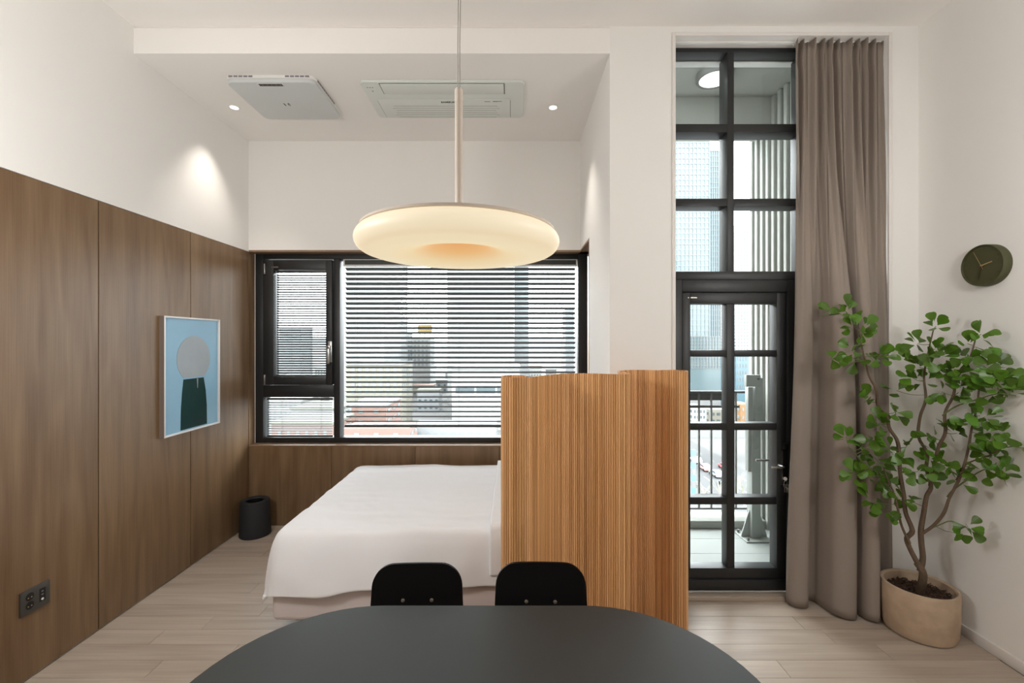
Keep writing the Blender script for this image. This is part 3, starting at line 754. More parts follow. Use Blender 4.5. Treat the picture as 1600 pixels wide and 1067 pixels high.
for h in range(12):
    a = R(30*h); c = (CY - 0.092*math.sin(a), CZ + 0.092*math.cos(a))
    MB().prism([(0.0026*math.cos(t), 0.0026*math.sin(t)) for t in [k*math.pi/5 for k in range(10)]], lambda u, v, d: (d, c[0]+u, c[1]+v), XR-0.0405, XR-0.0435).build('hour_dot', M_clock, ck)
def hand(name, deg, l0, l1, w, d, m):
    a = R(deg); mb = MB()
    dy, dz = -math.sin(a), math.cos(a)     # clockwise as seen from the room
    ny, nz = dz, -dy
    P = [(CY + dy*l + ny*s*w, CZ + dz*l + nz*s*w) for l, s in ((l0, -1), (l0, 1), (l1, 1), (l1, -1))]
    mb.prism(P, lambda u, v, dd: (dd, u, v), XR-d, XR-d-0.0015); mb.build(name, m, ck)
hand('hour_hand', 76, -0.004, 0.055, 0.0028, 0.0445, M_gold)
hand('minute_hand', 193, -0.004, 0.083, 0.0026, 0.0470, M_dgold)
hand('second_hand', 334, -0.025, 0.088, 0.0008, 0.0495, M_gold)
MB().prism([(0.004*math.cos(t), 0.004*math.sin(t)) for t in [k*math.pi/8 for k in range(16)]], lambda u, v, d: (d, CY+u, CZ+v), XR-0.041, XR-0.0515).build('hub', M_gold, ck)

# ------------------------------------------------------------------ waste bin
bx_, by_ = -2.285, 3.985
bn = thing('waste_bin', (bx_, by_, 0), 'charcoal round waste bin in the corner beside the bed', 'bin')
MB().lathe([(0.0, 0.0), (0.122, 0.0), (0.127, 0.006), (0.127, 0.02), (0.117, 0.300), (0.114, 0.307), (0.108, 0.310), (0.075, 0.306), (0.071, 0.300), (0.071, 0.24), (0.10, 0.05), (0.0, 0.05)], (bx_, by_, 0), 56).build('shell', M_bin, bn, smooth=True)
MB().lathe([(0.0, 0.10), (0.066, 0.10), (0.070, 0.298), (0.068, 0.298), (0.064, 0.102), (0.0, 0.102)], (bx_, by_, 0), 40).build('liner', M_dark, bn, smooth=True)

# ------------------------------------------------------------------ bed and duvet
BX0, BX1, BY0, BY1 = -1.40, 0.585, 2.60, 4.05
bed = thing('bed', ((BX0+BX1)/2, (BY0+BY1)/2, 0), 'low bed with pale upholstered base below the niche window', 'bed')
box('base', M_mattress, bed, BX0, BX1, BY0, BY1, 0.085, 0.30, bevel=0.035, seg=4)
box('mattress', M_mattress, bed, BX0+0.01, BX1, BY0+0.01, BY1-0.01, 0.302, 0.555, bevel=0.05, seg=4)
for xx in (BX0+0.15, BX1-0.15):
    for yy in (BY0+0.15, BY1-0.15):
        MB().lathe([(0.0, 0.0), (0.022, 0.0), (0.028, 0.085), (0.028, 0.12), (0.0, 0.12)], (xx, yy, 0), 16).build('foot', M_dark, bed, smooth=True)
from mathutils import noise as NZ
def cloth(x0, x1, y0, y1, ztop, left, front, right_over, thick, seed, name, parent, nx=120, ny=110, back=0.05, lift=0.0):
    r = 0.055; vs = []; fs = []
    S = [(-left + (x1 - x0 + left + right_over)*i/nx) for i in range(nx+1)]
    T = [(-front + (y1 - y0 + front + back)*j/ny) for j in range(ny+1)]
    for t0 in T:
        for s in S:
            t = t0*(1 + 0.22*(1 - sstep(0.1, 0.75, s))) if (t0 < 0 and left) else t0
            ex = max(0, 0.05 - s) if left else 0; ey = max(0, 0.05 - t); eb = max(0, t - (y1-y0-0.03))
            L = min(0.40, (ex**4 + max(ey, eb)**4)**0.25) if (ex or ey or eb) else 0
            bx = x0 + max(s, 0.05 if left else s); by = y0 + min(max(t, 0.05), y1-y0-0.03)
            px_ = Vector((bx*1.0, by*1.0, seed))
            if L > 0:
                out = r*1.35*(1 - math.exp(-L/(r*1.6))) + 0.10*max(0, L-0.08)
                hl = math.hypot(ex, max(ey, eb)); dirx = -ex/hl; diry = (eb - ey)/hl
                drp = L - r*(1-math.exp(-L/r))
                X_ = bx + dirx*out; Y_ = by + diry*out; Z_ = ztop - drp
                fold = NZ.noise(Vector((s*3.2, t*3.2*0 + seed, L*0.8))) if ey > ex else NZ.noise(Vector((t*3.2, seed, L*0.8)))
                X_ += dirx*0.035*fold*min(1, L*3); Y_ += diry*0.035*fold*min(1, L*3)
            else:
                X_, Y_, Z_ = bx, by, ztop
            q = Vector((s*2.2, t*2.2, seed)); q2 = Vector((s*3.0, t*13.0, seed+5))
            Z_ += 0.012*NZ.noise(q) + 0.006*NZ.noise(q2) + 0.004*abs(NZ.noise(Vector((s*5+t*9, t*3-s*6, seed+2)))) + lift
            Y_ += 0.006*NZ.noise(q*3.0)
            vs.append((X_, Y_, Z_))
    for j in range(ny):
        for i in range(nx):
            a = j*(nx+1)+i; fs.append((a, a+1, a+nx+2, a+nx+1))
    o = MB().add(vs, fs).build(name, M_duvet, parent, smooth=True)
    md = o.modifiers.new('loft', 'SOLIDIFY'); md.thickness = thick; md.offset = -1
    md2 = o.modifiers.new('soft', 'SUBSURF'); md2.levels = 1; md2.render_levels = 1
    return o
dv = thing('duvet', ((BX0+BX1)/2, (BY0+BY1)/2, 0.22), 'white duvet spread over the bed and hanging down its sides', 'duvet')
cloth(BX0+0.0, -0.10, BY0, BY1, 0.605, 0.33, 0.30, 0.60, 0.02, 3.0, 'cover', dv)
cloth(-0.13, 0.30, BY0-0.012, BY1+0.005, 0.612, 0, 0.275, 0.12, 0.036, 9.0, 'folded_edge', dv, nx=50, lift=0.034)

# ------------------------------------------------------------------ bamboo screen
ZSC = 1.54
Wp = [(822,2.30),(806,2.335),(790,2.315),(784,2.262),(790,2.205),(812,2.18),(832,2.225),(852,2.33),(874,2.425),(900,2.465),(930,2.455),(962,2.40),(977,2.395),(983,2.44),(980,2.54),(969,2.605),(967.5,2.665),(981,2.745),(1005,2.765),(1030,2.725),(1050,2.655),(1068,2.625),(1074,2.66),(1070,2.72),(1052,2.765),(1028,2.765)]
path = catmull([Vector((pX(a, yv), yv, 0)) for a, yv in Wp], 24)
SW = 0.0125
pts = resample(path, SW)
cen = pts[len(pts)//2]
scr = thing('folding_screen', (cen.x, cen.y, 0), 'wavy bamboo strip room divider screen beside the bed', 'room divider')
mb = MB(); hw, ht = SW/2*0.97, 0.0048
poly = [(-hw, -ht*0.35), (-hw*0.65, -ht), (hw*0.65, -ht), (hw, -ht*0.35), (hw, ht*0.35), (hw*0.65, ht), (-hw*0.65, ht), (-hw, ht*0.35)]
mb.prism(poly, lambda u, v, d: (u+pts[0].x, v+pts[0].y, d), 0.0, ZSC)
s0 = mb.build('bamboo_strip', M_bamboo, scr, smooth=True)
for i in range(len(pts)-1):
    m_ = (pts[i]+pts[i+1])/2; d = pts[i+1]-pts[i]
    loc = Vector((m_.x, m_.y, ZSC/2))
    if i == 0:
        s0.location = loc - ORG[scr.name]; s0.rotation_euler = (0, 0, math.atan2(d.y, d.x)); ORG[s0.name] = loc
    else:
        dup(s0, loc, scr, (0, 0, math.atan2(d.y, d.x)))
core = MB(); vs = []; fs = []
for i, p in enumerate(pts): vs += [(p.x, p.y, 0.006), (p.x, p.y, ZSC-0.006)]
for i in range(len(pts)-1): fs.append((2*i, 2*i+2, 2*i+3, 2*i+1))
co = core.add(vs, fs).build('core_sheet', mat('core_fibre', (0.22, 0.11, 0.05), 0.8), scr, smooth=True)
md = co.modifiers.new('thickness', 'SOLIDIFY'); md.thickness = 0.003; md.offset = 0

# ------------------------------------------------------------------ table
TZ = 0.74
tb = thing('dining_table', (-0.105, 1.195, 0), 'dark charcoal pill shaped dining table in the foreground', 'table')
def stadium(r, hx, n=28, cx=-0.105, cy=1.195):
    out = []
    for k in range(n+1):
        a = R(-90 + 180*k/n); out.append((cx+hx+r*math.cos(a), cy+r*math.sin(a)))
    for k in range(n+1):
        a = R(90 + 180*k/n); out.append((cx-hx+r*math.cos(a), cy+r*math.sin(a)))
    return out
MB().prism(stadium(0.4605, 0.365), lambda u, v, d: (u, v, d), TZ-0.003, TZ).build('table_top', M_table, tb, bevel=0.001, seg=1)
MB().prism(stadium(0.4615, 0.365), lambda u, v, d: (u, v, d), TZ-0.024, TZ-0.003).build('table_edge', M_tedge, tb, bevel=0.003)
for sx in (-1, 1):
    for sy in (-1, 1):
        a = Vector((-0.105+sx*0.42, 1.195+sy*0.24, TZ-0.024)); b = Vector((-0.105+sx*0.60, 1.195+sy*0.34, 0))
        MB().tube([b, a], [0.013, 0.02], 12).build('leg', M_chair, tb, smooth=True)
box('under_frame', M_chair, tb, -0.105-0.45, -0.105+0.45, 1.195-0.27, 1.195+0.27, TZ-0.044, TZ-0.024, bevel=0.004)

# ------------------------------------------------------------------ chairs
def chair(cx, cy, rz, label, ztop=0.80):
    t = thing('dining_chair', (0, 0, 0), label, 'chair', 'black dining chairs at the table')
    # back panel seen from the table; local -Y faces the table
    hw = 0.190; z0, z1 = 0.575, ztop
    out = []
    def half(z):
        return hw - 0.010*((z-z0)/(z1-z0))
    pl = []
    rT, rB = 0.085, 0.06
    zs_c = z1 - rT
    for k in range(13):
        a = R(90*k/12); pl.append((half(zs_c) - rT*1.0 + rT*math.cos(a), zs_c + rT*math.sin(a)))
    for x, z in list(reversed(pl)): pl.append((-x, z))
    lo = []
    for k in range(9):
        a = R(180 + 90*k/8); lo.append((-hw + rB + rB*math.cos(a), z0 + rB + rB*math.sin(a)))
    for x, z in lo: pl.append((x, z))
    for x, z in reversed(lo): pl.append((-x, z))
    # triangulated slab with curvature: build as grid clipped through scanlines
    rows = 22; vs = []; fs = []; nc = 16
    def width(z):
        if z > zs_c: return half(zs_c) - rT + math.sqrt(max(0, rT*rT - (z-zs_c)**2))
        if z < z0 + rB: return hw - rB + math.sqrt(max(0, rB*rB - (z0+rB-z)**2))
        return half(z)
    for side in (0, 1):
        for j in range(rows+1):
            q = j/rows; q = 0.5 - 0.5*math.cos(math.pi*q); z = z0 + (z1-z0)*q; w = width(z)
            for i in range(nc+1):
                x = -w + 2*w*i/nc
                yv = -0.42*(x*x) + 0.10*((z-z0)) + (0.011 if side else 0)
                vs.append((x, yv, z))
    st = (rows+1)*(nc+1)
    for side in (0, 1):
        for j in range(rows):
            for i in range(nc):
                a = side*st + j*(nc+1)+i; fs.append((a, a+1, a+nc+2, a+nc+1))
    for j in range(rows):
        for i in (0, nc):
            a = j*(nc+1)+i; fs.append((a, a+nc+1, st+a+nc+1, st+a))
    for i in range(nc):
        for j in (0, rows):
            a = j*(nc+1)+i; fs.append((a, a+1, st+a+1, st+a))
    MB().add(vs, fs).build('backrest', M_chair, t, smooth=True)
    for sx in (-1, 1):
        MB().tube([(sx*0.0585, 0.012, 0.655), (sx*0.0585, 0.003, 0.655), (sx*0.0585, 0.001, 0.655)], [0.0075, 0.0075, 0.005], 12).build('screw', M_screw, t, smooth=True)
    # seat
    vs = []; fs = []; n = 20
    for side in (0, 1):
        for j in range(n+1):
            for i in range(n+1):
                u, v = -1+2*i/n, -1+2*j/n
                X_ = 0.205*u*math.sqrt(1-0.28*v*v); Y_ = -0.235 + 0.20*v*math.sqrt(1-0.28*u*u)
                vs.append((X_, Y_, 0.438 + 0.012*u*u - 0.02*max(0, -v-0.6) - (0.012 if side else 0)))
    st = (n+1)**2
    for side in (0, 1):
        for j in range(n):
            for i in range(n):
                a = side*st+j*(n+1)+i; fs.append((a, a+1, a+n+2, a+n+1))
    for k in range(n):
        for a, b in ((k, k+1), (n*(n+1)+k, n*(n+1)+k+1), (k*(n+1), (k+1)*(n+1)), (k*(n+1)+n, (k+1)*(n+1)+n)):
            fs.append((a, b, st+b, st+a))
    MB().add(vs, fs).build('seat', M_chair, t, smooth=True)
    for sx in (-1, 1):
        MB().tube([(sx*0.165, -0.40, 0), (sx*0.14, -0.36, 0.425)], [0.011, 0.016], 10).build('leg', M_chair, t, smooth=True)
        MB().tube([(sx*0.165, 0.02, 0), (sx*0.14, -0.09, 0.425)], [0.011, 0.016], 10).build('leg', M_chair, t, smooth=True)
        MB().tube([(sx*0.0585, -0.10, 0.42), (sx*0.0585, -0.02, 0.46), (sx*0.0585, 0.022, 0.56), (sx*0.0585, 0.03, 0.69)], 0.009, 8).build('back_support', M_chair, t, smooth=True)
    t.location = (cx, cy, 0); t.rotation_euler = (0, 0, rz)
    return t
chair(pX(652.5, 1.84), 1.83, R(1.5), 'black plywood dining chair on the left in front of the bed', 0.797)
chair(pX(844.5, 1.84), 1.82, R(-1), 'black plywood dining chair in front of the bamboo screen', 0.805)

# ------------------------------------------------------------------ potted tree
PC = Vector((2.415, 2.66, 0))
pt = thing('potted_tree', PC, 'leafy green tree in a round sandy clay pot by the curtain', 'potted plant')
MB().lathe([(0.0, 0.0), (0.150, 0.0), (0.165, 0.008), (0.174, 0.035), (0.181, 0.15), (0.182, 0.268), (0.178, 0.279), (0.168, 0.280), (0.160, 0.272), (0.157, 0.20), (0.0, 0.20)], PC, 64).build('pot', M_pot, pt, smooth=True)
rg = random.Random(11)
mb = MB()
MB_soil = MB().lathe([(0.0, 0.222), (0.10, 0.224), (0.158, 0.220), (0.158, 0.19), (0.0, 0.19)], PC, 40).build('soil', M_bark, pt, smooth=True)
for k in range(420):
    r = 0.15*math.sqrt(rg.random()); a = rg.uniform(0, 6.283)
    c = PC + Vector((r*math.cos(a), r*math.sin(a), 0.226 + rg.uniform(0, 0.016)))
    l, w, h = rg.uniform(0.010, 0.024), rg.uniform(0.004, 0.009), rg.uniform(0.002, 0.005)
    m = Euler((rg.uniform(-.6, .6), rg.uniform(-.6, .6), rg.uniform(0, 6.28))).to_matrix()
    b8 = [c + m @ Vector((sx*l/2, sy*w/2, sz*h/2)) for sx in (-1, 1) for sy in (-1, 1) for sz in (-1, 1)]
    mb.add(b8, [(0,1,3,2),(4,6,7,5),(0,4,5,1),(2,3,7,6),(0,2,6,4),(1,5,7,3)])
o = mb.build('bark_mulch', M_bark, pt); o['kind'] = 'stuff'

def PZ(zx, zy, Y=None):
    """point of the tree; the plan follows the curtain on the left and runs forward along the wall on the right"""
    x = 1240 + zx/1.731; y_ = 450 + zy/1.731
    if Y is None:
        Y = 2.60
        if x > 1440: Y = 2.60 - (x-1440)/150*0.32
        if x < 1400: Y = 2.60 + 0.02
    return px(x, y_, Y)
branches = [
  # trunk pieces (points in crop coordinates, radii)
  ([(345,800),(343,770),(336,745)], [0.022,0.019,0.017], 'trunk'),
  ([(337,748),(318,705),(314,680),(320,655),(308,610),(300,560),(290,500),(290,440),(283,410),(265,380),(250,345),(235,318),(218,275),(205,240),(195,205),(180,150),(170,90)], [0.014,0.013,0.013,0.013,0.011,0.011,0.010,0.010,0.010,0.009,0.008,0.008,0.007,0.006,0.005,0.004,0.003], 'branch'),
  ([(342,765),(348,730),(346,690),(346,655),(350,610),(362,565),(370,535),(366,490),(355,445),(346,405),(348,350),(350,300),(352,240),(370,180),(385,110)], [0.016,0.014,0.014,0.013,0.012,0.011,0.010,0.009,0.008,0.008,0.0075,0.007,0.005,0.004,0.003], 'branch'),
  ([(369,535),(380,490),(395,430),(402,390),(415,340),(430,290),(445,245),(470,190),(500,130)], [0.009,0.0085,0.008,0.008,0.007,0.0065,0.006,0.004,0.003], 'branch'),
  ([(346,665),(375,640),(400,605),(415,565),(440,520),(460,470),(480,430),(490,380),(490,320),(500,260),(560,230),(600,270)], [0.009,0.008,0.008,0.007,0.007,0.006,0.006,0.005,0.004,0.004,0.003,0.002], 'branch'),
  ([(314,690),(295,645),(282,600),(270,560),(255,520),(240,480)], [0.008,0.006,0.006,0.005,0.004,0.003], 'branch'),
  ([(440,520),(475,480),(520,450),(570,435),(600,428)], [0.005,0.004,0.003,0.003,0.002], 'branch'),
  ([(415,565),(440,545),(500,490),(540,500)], [0.004,0.004,0.003,0.002], 'branch'),
  ([(346,660),(390,640),(430,632),(475,650)], [0.004,0.003,0.003,0.002], 'branch'),
  ([(300,560),(265,520),(200,480),(150,430)], [0.004,0.003,0.003,0.002], 'branch'),
  ([(402,345),(440,320),(490,300),(540,285),(590,290)], [0.004,0.004,0.003,0.003,0.002], 'branch'),
]
nodes = []
for P, rs, nm in branches:
    jit = random.Random(len(P)*7+int(P[0][0]))
    W = [PZ(a, b) for a, b in P]
    if nm == 'trunk': W[0] = Vector((PC.x, PC.y-0.0, 0.20)); 
    W = [w + Vector((0, jit.uniform(-0.02, 0.02), 0)) if 0 < i else w for i, w in enumerate(W)]
    cur = catmull(W, 5)
    rr = []
    for i in range(len(cur)):
        t = i/5; k = min(int(t), len(rs)-2); f_ = t-k; rr.append(rs[k]*(1-f_) + rs[k+1]*f_)
    MB().tube(cur, rr, 8).build(nm, M_stem if rs[0] > 0.0045 else M_twig, pt, smooth=True)
    if nm != 'trunk': nodes += [(c, r) for c, r in zip(cur, rr)]

# leaf: obovate blade with a crease along the midrib
LL = 0.066
outl = [(0.0, 0.0), (0.10, 0.20), (0.27, 0.45), (0.38, 0.68), (0.37, 0.85), (0.24, 0.97), (0.0, 1.0)]
vs = [Vector((0, LL*t, -0.012*LL*10*(t*t)*0.3)) for t in (0, 0.2, 0.45, 0.68, 0.85, 0.97, 1.0)]
fs = []
for s in (-1, 1):
    b0 = len(vs)
    for (w, t) in outl[1:6]:
        vs.append(Vector((s*w*LL, LL*t, -0.012*LL*10*(t*t)*0.3 + 0.22*w*LL)))
    for k in range(4):
        fs.append((k+1, k+2, b0+k+1, b0+k) if s > 0 else (k+1, b0+k, b0+k+1, k+2))
    fs.append((0, 1, b0) if s > 0 else (0, b0, 1)); fs.append((5, 6, b0+4) if s > 0 else (5, b0+4, 6))
lm = bpy.data.meshes.new('leaf'); lm.from_pydata(vs, [], fs); lm.materials.append(M_leaf)
for p in lm.polygons: p.use_smooth = True
clusters = [ # crop x, y, spread px, count
 (160,60,34,8),(95,60,20,4),(150,110,36,9),(205,110,30,6),(95,190,14,4),(140,165,24,5),(180,190,26,7),(215,180,26,8),(235,200,20,4),
 (210,305,26,6),(250,330,22,6),(225,365,26,6),(260,375,16,4),(215,410,24,6),(245,430,26,7),(150,405,22,5),(180,425,16,3),(230,460,26,7),(215,490,22,5),(260,470,18,4),
 (150,497,26,5),(185,505,14,3),(245,530,22,5),(265,545,24,6),(220,580,26,5),(250,600,20,4),(290,570,14,3),(310,430,22,4),(320,490,20,5),(290,500,16,4),(335,580,22,4),(265,625,14,3),
 (385,103,24,5),(345,150,28,7),(380,165,26,6),(300,190,16,4),(335,185,24,5),(355,215,26,6),(310,240,20,4),(345,250,28,6),(300,280,22,3),(390,235,26,6),(420,185,24,5),(400,280,26,6),(380,215,20,3),
 (450,150,26,5),(500,125,22,6),(470,190,28,7),(440,220,26,6),(480,215,24,5),(450,260,28,6),(425,265,22,4),(470,285,22,5),(460,325,18,3),
 (550,200,26,6),(590,215,20,4),(525,235,24,5),(560,260,28,6),(595,275,26,7),(555,290,20,4),(520,265,22,4),(500,310,20,3),
 (500,345,22,4),(530,350,24,5),(545,385,22,4),(505,390,24,5),(480,360,18,3),(430,375,26,6),(455,395,20,4),(375,400,24,6),(390,440,22,5),
 (375,470,24,6),(350,455,16,3),(400,490,18,3),(375,520,20,5),(440,520,18,3),(495,440,24,5),(525,465,26,6),(570,430,24,5),(600,425,14,2),(500,490,24,5),(540,500,22,5),(575,460,18,3),(465,480,18,3),
 (435,632,20,4),(410,650,12,2),(480,650,16,3),
]
rg = random.Random(23)
leaves = []
for (cx, cy, sp, n) in clusters:
    base = PZ(cx, cy) + Vector((0, rg.uniform(-0.07, 0.07), 0))
    # nearest branch node
    nd = min(nodes, key=lambda q: (q[0]-base).length + (0.15 if q[0].z > base.z else 0))[0]
    tw = base - nd
    if tw.length > 0.012:
        midp = nd + tw*0.5 + Vector((0, 0, -0.08*tw.length))
        MB().tube(catmull([nd, midp, base], 4), [0.0017]*8 + [0.0012], 5).build('twig', M_twig, pt, smooth=True)
    for k in range(int(n*1.35+0.5)):
        u = Vector((rg.gauss(0, 1), rg.gauss(0, 1), rg.gauss(0, 1))).normalized()
        rad = sp/1.731/F*2.5*0.72
        c = base + u*rad*rg.uniform(0.2, 1.0)
        d = (u + Vector((0, 0, 0.25)) + (tw.normalized()*0.4 if tw.length > 0.01 else Vector((0,0,0)))).normalized()
        nrm = Vector((rg.gauss(-0.25, 0.45), rg.gauss(-0.75, 0.45), rg.gauss(0.6, 0.45)))
        nrm = (nrm - d*nrm.dot(d)).normalized()
        xax = d.cross(nrm)
        mt = Matrix((xax, d, nrm)).transposed()
        s = rg.uniform(0.72, 1.12)
        tip = c + d*LL*s
        # keep the blade off the wall and the curtain
        over = max(c.x, tip.x) + 0.02 - (XR - 0.004)
        if over > 0: c.x -= over
        lim = 2.70 if c.z < 0.9 else 2.74
        back_ = max(c.y, tip.y) + 0.01 - lim
        if c.x < 2.46 and back_ > 0: c.y -= back_
        leaves.append((c, mt.to_euler(), s))
rg.shuffle(leaves)
leaves.sort(key=lambda q: q[0].y - 0.9*q[2])
for c, e, s in leaves[:300]:
    o = bpy.data.objects.new('leaf', lm); C.objects.link(o); o.parent = pt
    o.location = c - ORG[pt.name]; o.rotation_euler = e; o.scale = (s, s, s)
mb = MB()
for c, e, s in leaves[300:]:
    m_ = e.to_matrix(); mb.add([c + m_ @ (v*s) for v in vs], fs)
if mb.v:
    o = mb.build('inner_foliage', M_leaf, pt, smooth=True); o['kind'] = 'stuff'
print('LEAVES', len(leaves))

# ------------------------------------------------------------------ balcony
ZBF = -0.05
bf = struct(box('floor_balcony', M_deck, None, OX0, 2.40, 3.10, 4.46, -0.3, ZBF), 'pale painted balcony floor outside the glazed door', 'balcony floor')
box('kerb', M_conc, bf, OX0, 2.40, 4.22, 4.46, ZBF, ZBF+0.075, bevel=0.01)
for k in range(3): box('floor_joint', M_ribgap, bf, OX0+0.02, 2.38, 3.45+0.28*k, 3.453+0.28*k, ZBF, ZBF+0.0008)
cbal = struct(box('ceiling_balcony', M_conc, None, OX0-0.05, 2.6, 3.14, 4.15, CAMH+2.265, CAMH+2.5), 'painted concrete ceiling of the balcony', 'balcony ceiling')
box('edge_beam', M_conc, cbal, OX0-0.05, 2.5, 4.15, 4.46, CAMH+1.99, CAMH+2.5)
wbr = struct(box('wall_balcony', M_ribgap, None, 2.43, 2.6, 3.13, 4.56, -0.4, CAMH+2.5), 'ribbed concrete side wall of the balcony', 'balcony wall')
yy = 3.16
while yy < 4.52:
    box('rib', M_rib, wbr, 2.395, 2.43, yy, yy+0.045, -0.3, CAMH+2.262, bevel=0.006, seg=1); yy += 0.094
struct(box('wall_exterior', M_conc, None, OX0-0.3, OX0-0.001, 3.72, 4.56, -0.4, CAMH+2.5), 'concrete return wall on the inner side of the balcony', 'balcony wall')
rb = thing('balcony_railing', (1.72, 4.33, ZBF+0.075), 'grey metal balcony railing outside the glazed door', 'railing')
YR = 4.34
box('handrail', M_raild, rb, OX0, 2.36, YR-0.03, YR+0.03, pZ(614, YR), pZ(610.5, YR), bevel=0.004)
box('lower_rail', M_rail, rb, OX0, 2.36, YR-0.012, YR+0.012, pZ(795.5, YR), pZ(792.5, YR), bevel=0.003)
box('upper_rail', M_raild, rb, OX0, 2.20, YR-0.012, YR+0.012, pZ(637, YR), pZ(633, YR), bevel=0.003)
for k in range(-1, 6):
    xx = pX(1092 + 19.2*k, YR)
    if xx > OX0+0.03: box('baluster', M_rail, rb, xx-0.008, xx+0.008, YR-0.010, YR+0.010, pZ(792.5, YR), pZ(614, YR), bevel=0.002, seg=1)
for xx in (OX0+0.03, 2.33): box('rail_post', M_raild, rb, xx-0.02, xx+0.02, YR-0.02, YR+0.02, ZBF+0.07, pZ(612, YR), bevel=0.002)
box('rail_panel', M_raild, rb, OX0+0.01, pX(1146, YR), YR+0.03, YR+0.045, pZ(626, YR), pZ(611, YR), bevel=0.002)
# balcony ceiling lamp
c = Vector((1.715, 3.79, CAMH+2.265))
bl_ = thing('balcony_ceiling_lamp', c + Vector((0, 0, -0.06)), 'round lit ceiling lamp with grey rim over the balcony', 'ceiling lamp')
MB().lathe([(0.0, 0.0), (0.15, 0.0), (0.15, -0.045), (0.142, -0.055), (0.125, -0.05), (0.0, -0.05)], c, 48).build('rim', M_rail, bl_, smooth=True)
MB().lathe([(0.0, -0.062), (0.07, -0.060), (0.124, -0.050), (0.0, -0.049)], c, 48).build('diffuser', emit('balcony_lamp_diffuser', (1.0, 0.98, 0.92), 1.0), bl_, smooth=True)

# escape-descender post
ep = thing('escape_davit_post', (2.18, 4.02, ZBF), 'pale grey steel post bolted to the balcony floor', 'steel post')
EX, EY = 2.185, 4.03
box('base_plate', M_post, ep, EX-0.13, EX+0.13, EY-0.11, EY+0.11, ZBF, ZBF+0.012, bevel=0.002)
box('column', M_post, ep, EX-0.05, EX+0.03, EY-0.045, EY+0.045, ZBF+0.012, 0.98, bevel=0.006)
for s in (-1, 1):
    x_ = EX-0.05 if s < 0 else EX+0.03
    MB().prism([(x_, ZBF+0.012), (x_+s*0.075, ZBF+0.012), (x_+s*0.07, ZBF+0.04), (x_, ZBF+0.26)], lambda u, v, d: (u, d, v), EY-0.006, EY+0.006).build('gusset', M_post, ep)
box('upper_column', M_post, ep, EX-0.015, EX+0.055, EY-0.035, EY+0.035, 0.98, pZ(590, EY), bevel=0.006)
box('swing_arm', M_post, ep, EX-0.075, EX-0.03, EY-0.03, EY+0.03, 0.55, pZ(604, EY), bevel=0.006)
box('head_box', M_post, ep, EX-0.115, EX+0.012, EY-0.075, EY-0.035, pZ(604, EY-.05), pZ(585.5, EY-.05), bevel=0.004)
MB().tube([(EX-0.01, EY-0.075, pZ(591, EY)), (EX-0.01, EY-0.086, pZ(591, EY))], 0.008, 8).build('bolt', M_rail, ep)
for (dx, dy) in ((-0.105, -0.085), (0.105, -0.085), (-0.105, 0.085), (0.105, 0.085)):
    MB().tube([(EX+dx, EY+dy, ZBF+0.01), (EX+dx, EY+dy, ZBF+0.04)], 0.011, 6).build('bolt', M_rail, ep)
MB().tube([(EX-0.02+0.022*math.cos(t), EY-0.05, 0.78+0.022*math.sin(t)) for t in [k*math.pi/6 for k in range(13)]], 0.003, 5).build('eye_ring', M_post, ep)
eb = thing('equipment_box', (2.335, 3.78, pZ(800, 3.78)), 'small white box with blue label on the ribbed balcony wall', 'box')
box('casing', M_post, eb, 2.29, 2.392, 3.70, 3.86, 0.22, 0.83, bevel=0.01)
box('blue_label', M_blue, eb, 2.30, 2.375, 3.697, 3.70, 0.50, 0.74)
box('shelf_bracket', M_post, eb, 2.26, 2.392, 3.69, 3.87, 0.20, 0.22, bevel=0.003)

# ------------------------------------------------------------------ city, its colours paled in place of haze
ZG = -30.0
HG = CAMH - ZG
def gpt(x, y):   # picture point on the ground
    Y = HG*F/(y-533.5); return Vector((pX(x, Y), Y, ZG))
M_ground = mat('city_ground', (0.0718, 0.0718, 0.0703), 0.95, noise=0.15, nscale=0.05)
M_asph = mat('asphalt', (0.0445, 0.0461, 0.0478), 0.9, noise=0.06, nscale=0.4)
M_mark = mat('road_paint', (0.1624, 0.1624, 0.1582), 0.8)
M_bw = mat('pale_render', (0.1935, 0.1964, 0.1905), 0.8, noise=0.05, nscale=0.3, rnd=0.12)
M_bcream = mat('cream_render', (0.1307, 0.1253, 0.1017), 0.8, noise=0.05, nscale=0.3)
M_bgrey = mat('grey_render', (0.1377, 0.1428, 0.1461), 0.8, noise=0.06, nscale=0.3)
M_brick = mat('hazed_orange_brick', (0.1287, 0.0801, 0.0655), 0.85, noise=0.08, nscale=1.5)  # brick paled and greyed to stand in for distance haze
M_roofl = mat('light_roof', (0.1268, 0.1268, 0.1251), 0.8, noise=0.06, nscale=0.4)
M_roofg = mat('green_grey_roof', (0.088, 0.0912, 0.0762), 0.85, noise=0.2, nscale=0.8)
M_win = mat('distant_window', (0.0534, 0.0689, 0.0745), 0.25)
M_winp = mat('pale_distant_window', (0.1131, 0.1341, 0.1389), 0.3)
M_bglass = mat('blue_curtain_glass', (0.035, 0.0724, 0.0899), 0.2, noise=0.12, nscale=0.15)
M_bglassp = mat('pale_curtain_glass', (0.0708, 0.1005, 0.1076), 0.25, noise=0.12, nscale=0.15)
M_mull = mat('white_curtain_grid', (0.108, 0.12, 0.12), 0.6)
M_orange = mat('orange_render', (0.1435, 0.0752, 0.0274), 0.8)
M_yellow = mat('yellow_board', (0.1709, 0.1163, 0.0376), 0.6)
M_tree = mat('bare_tree_grey', (0.20, 0.20, 0.15), 0.95, noise=0.3, nscale=1)
M_hill = mat('distant_hill', (0.1091, 0.12, 0.1243), 1.0, noise=0.08, nscale=0.004)

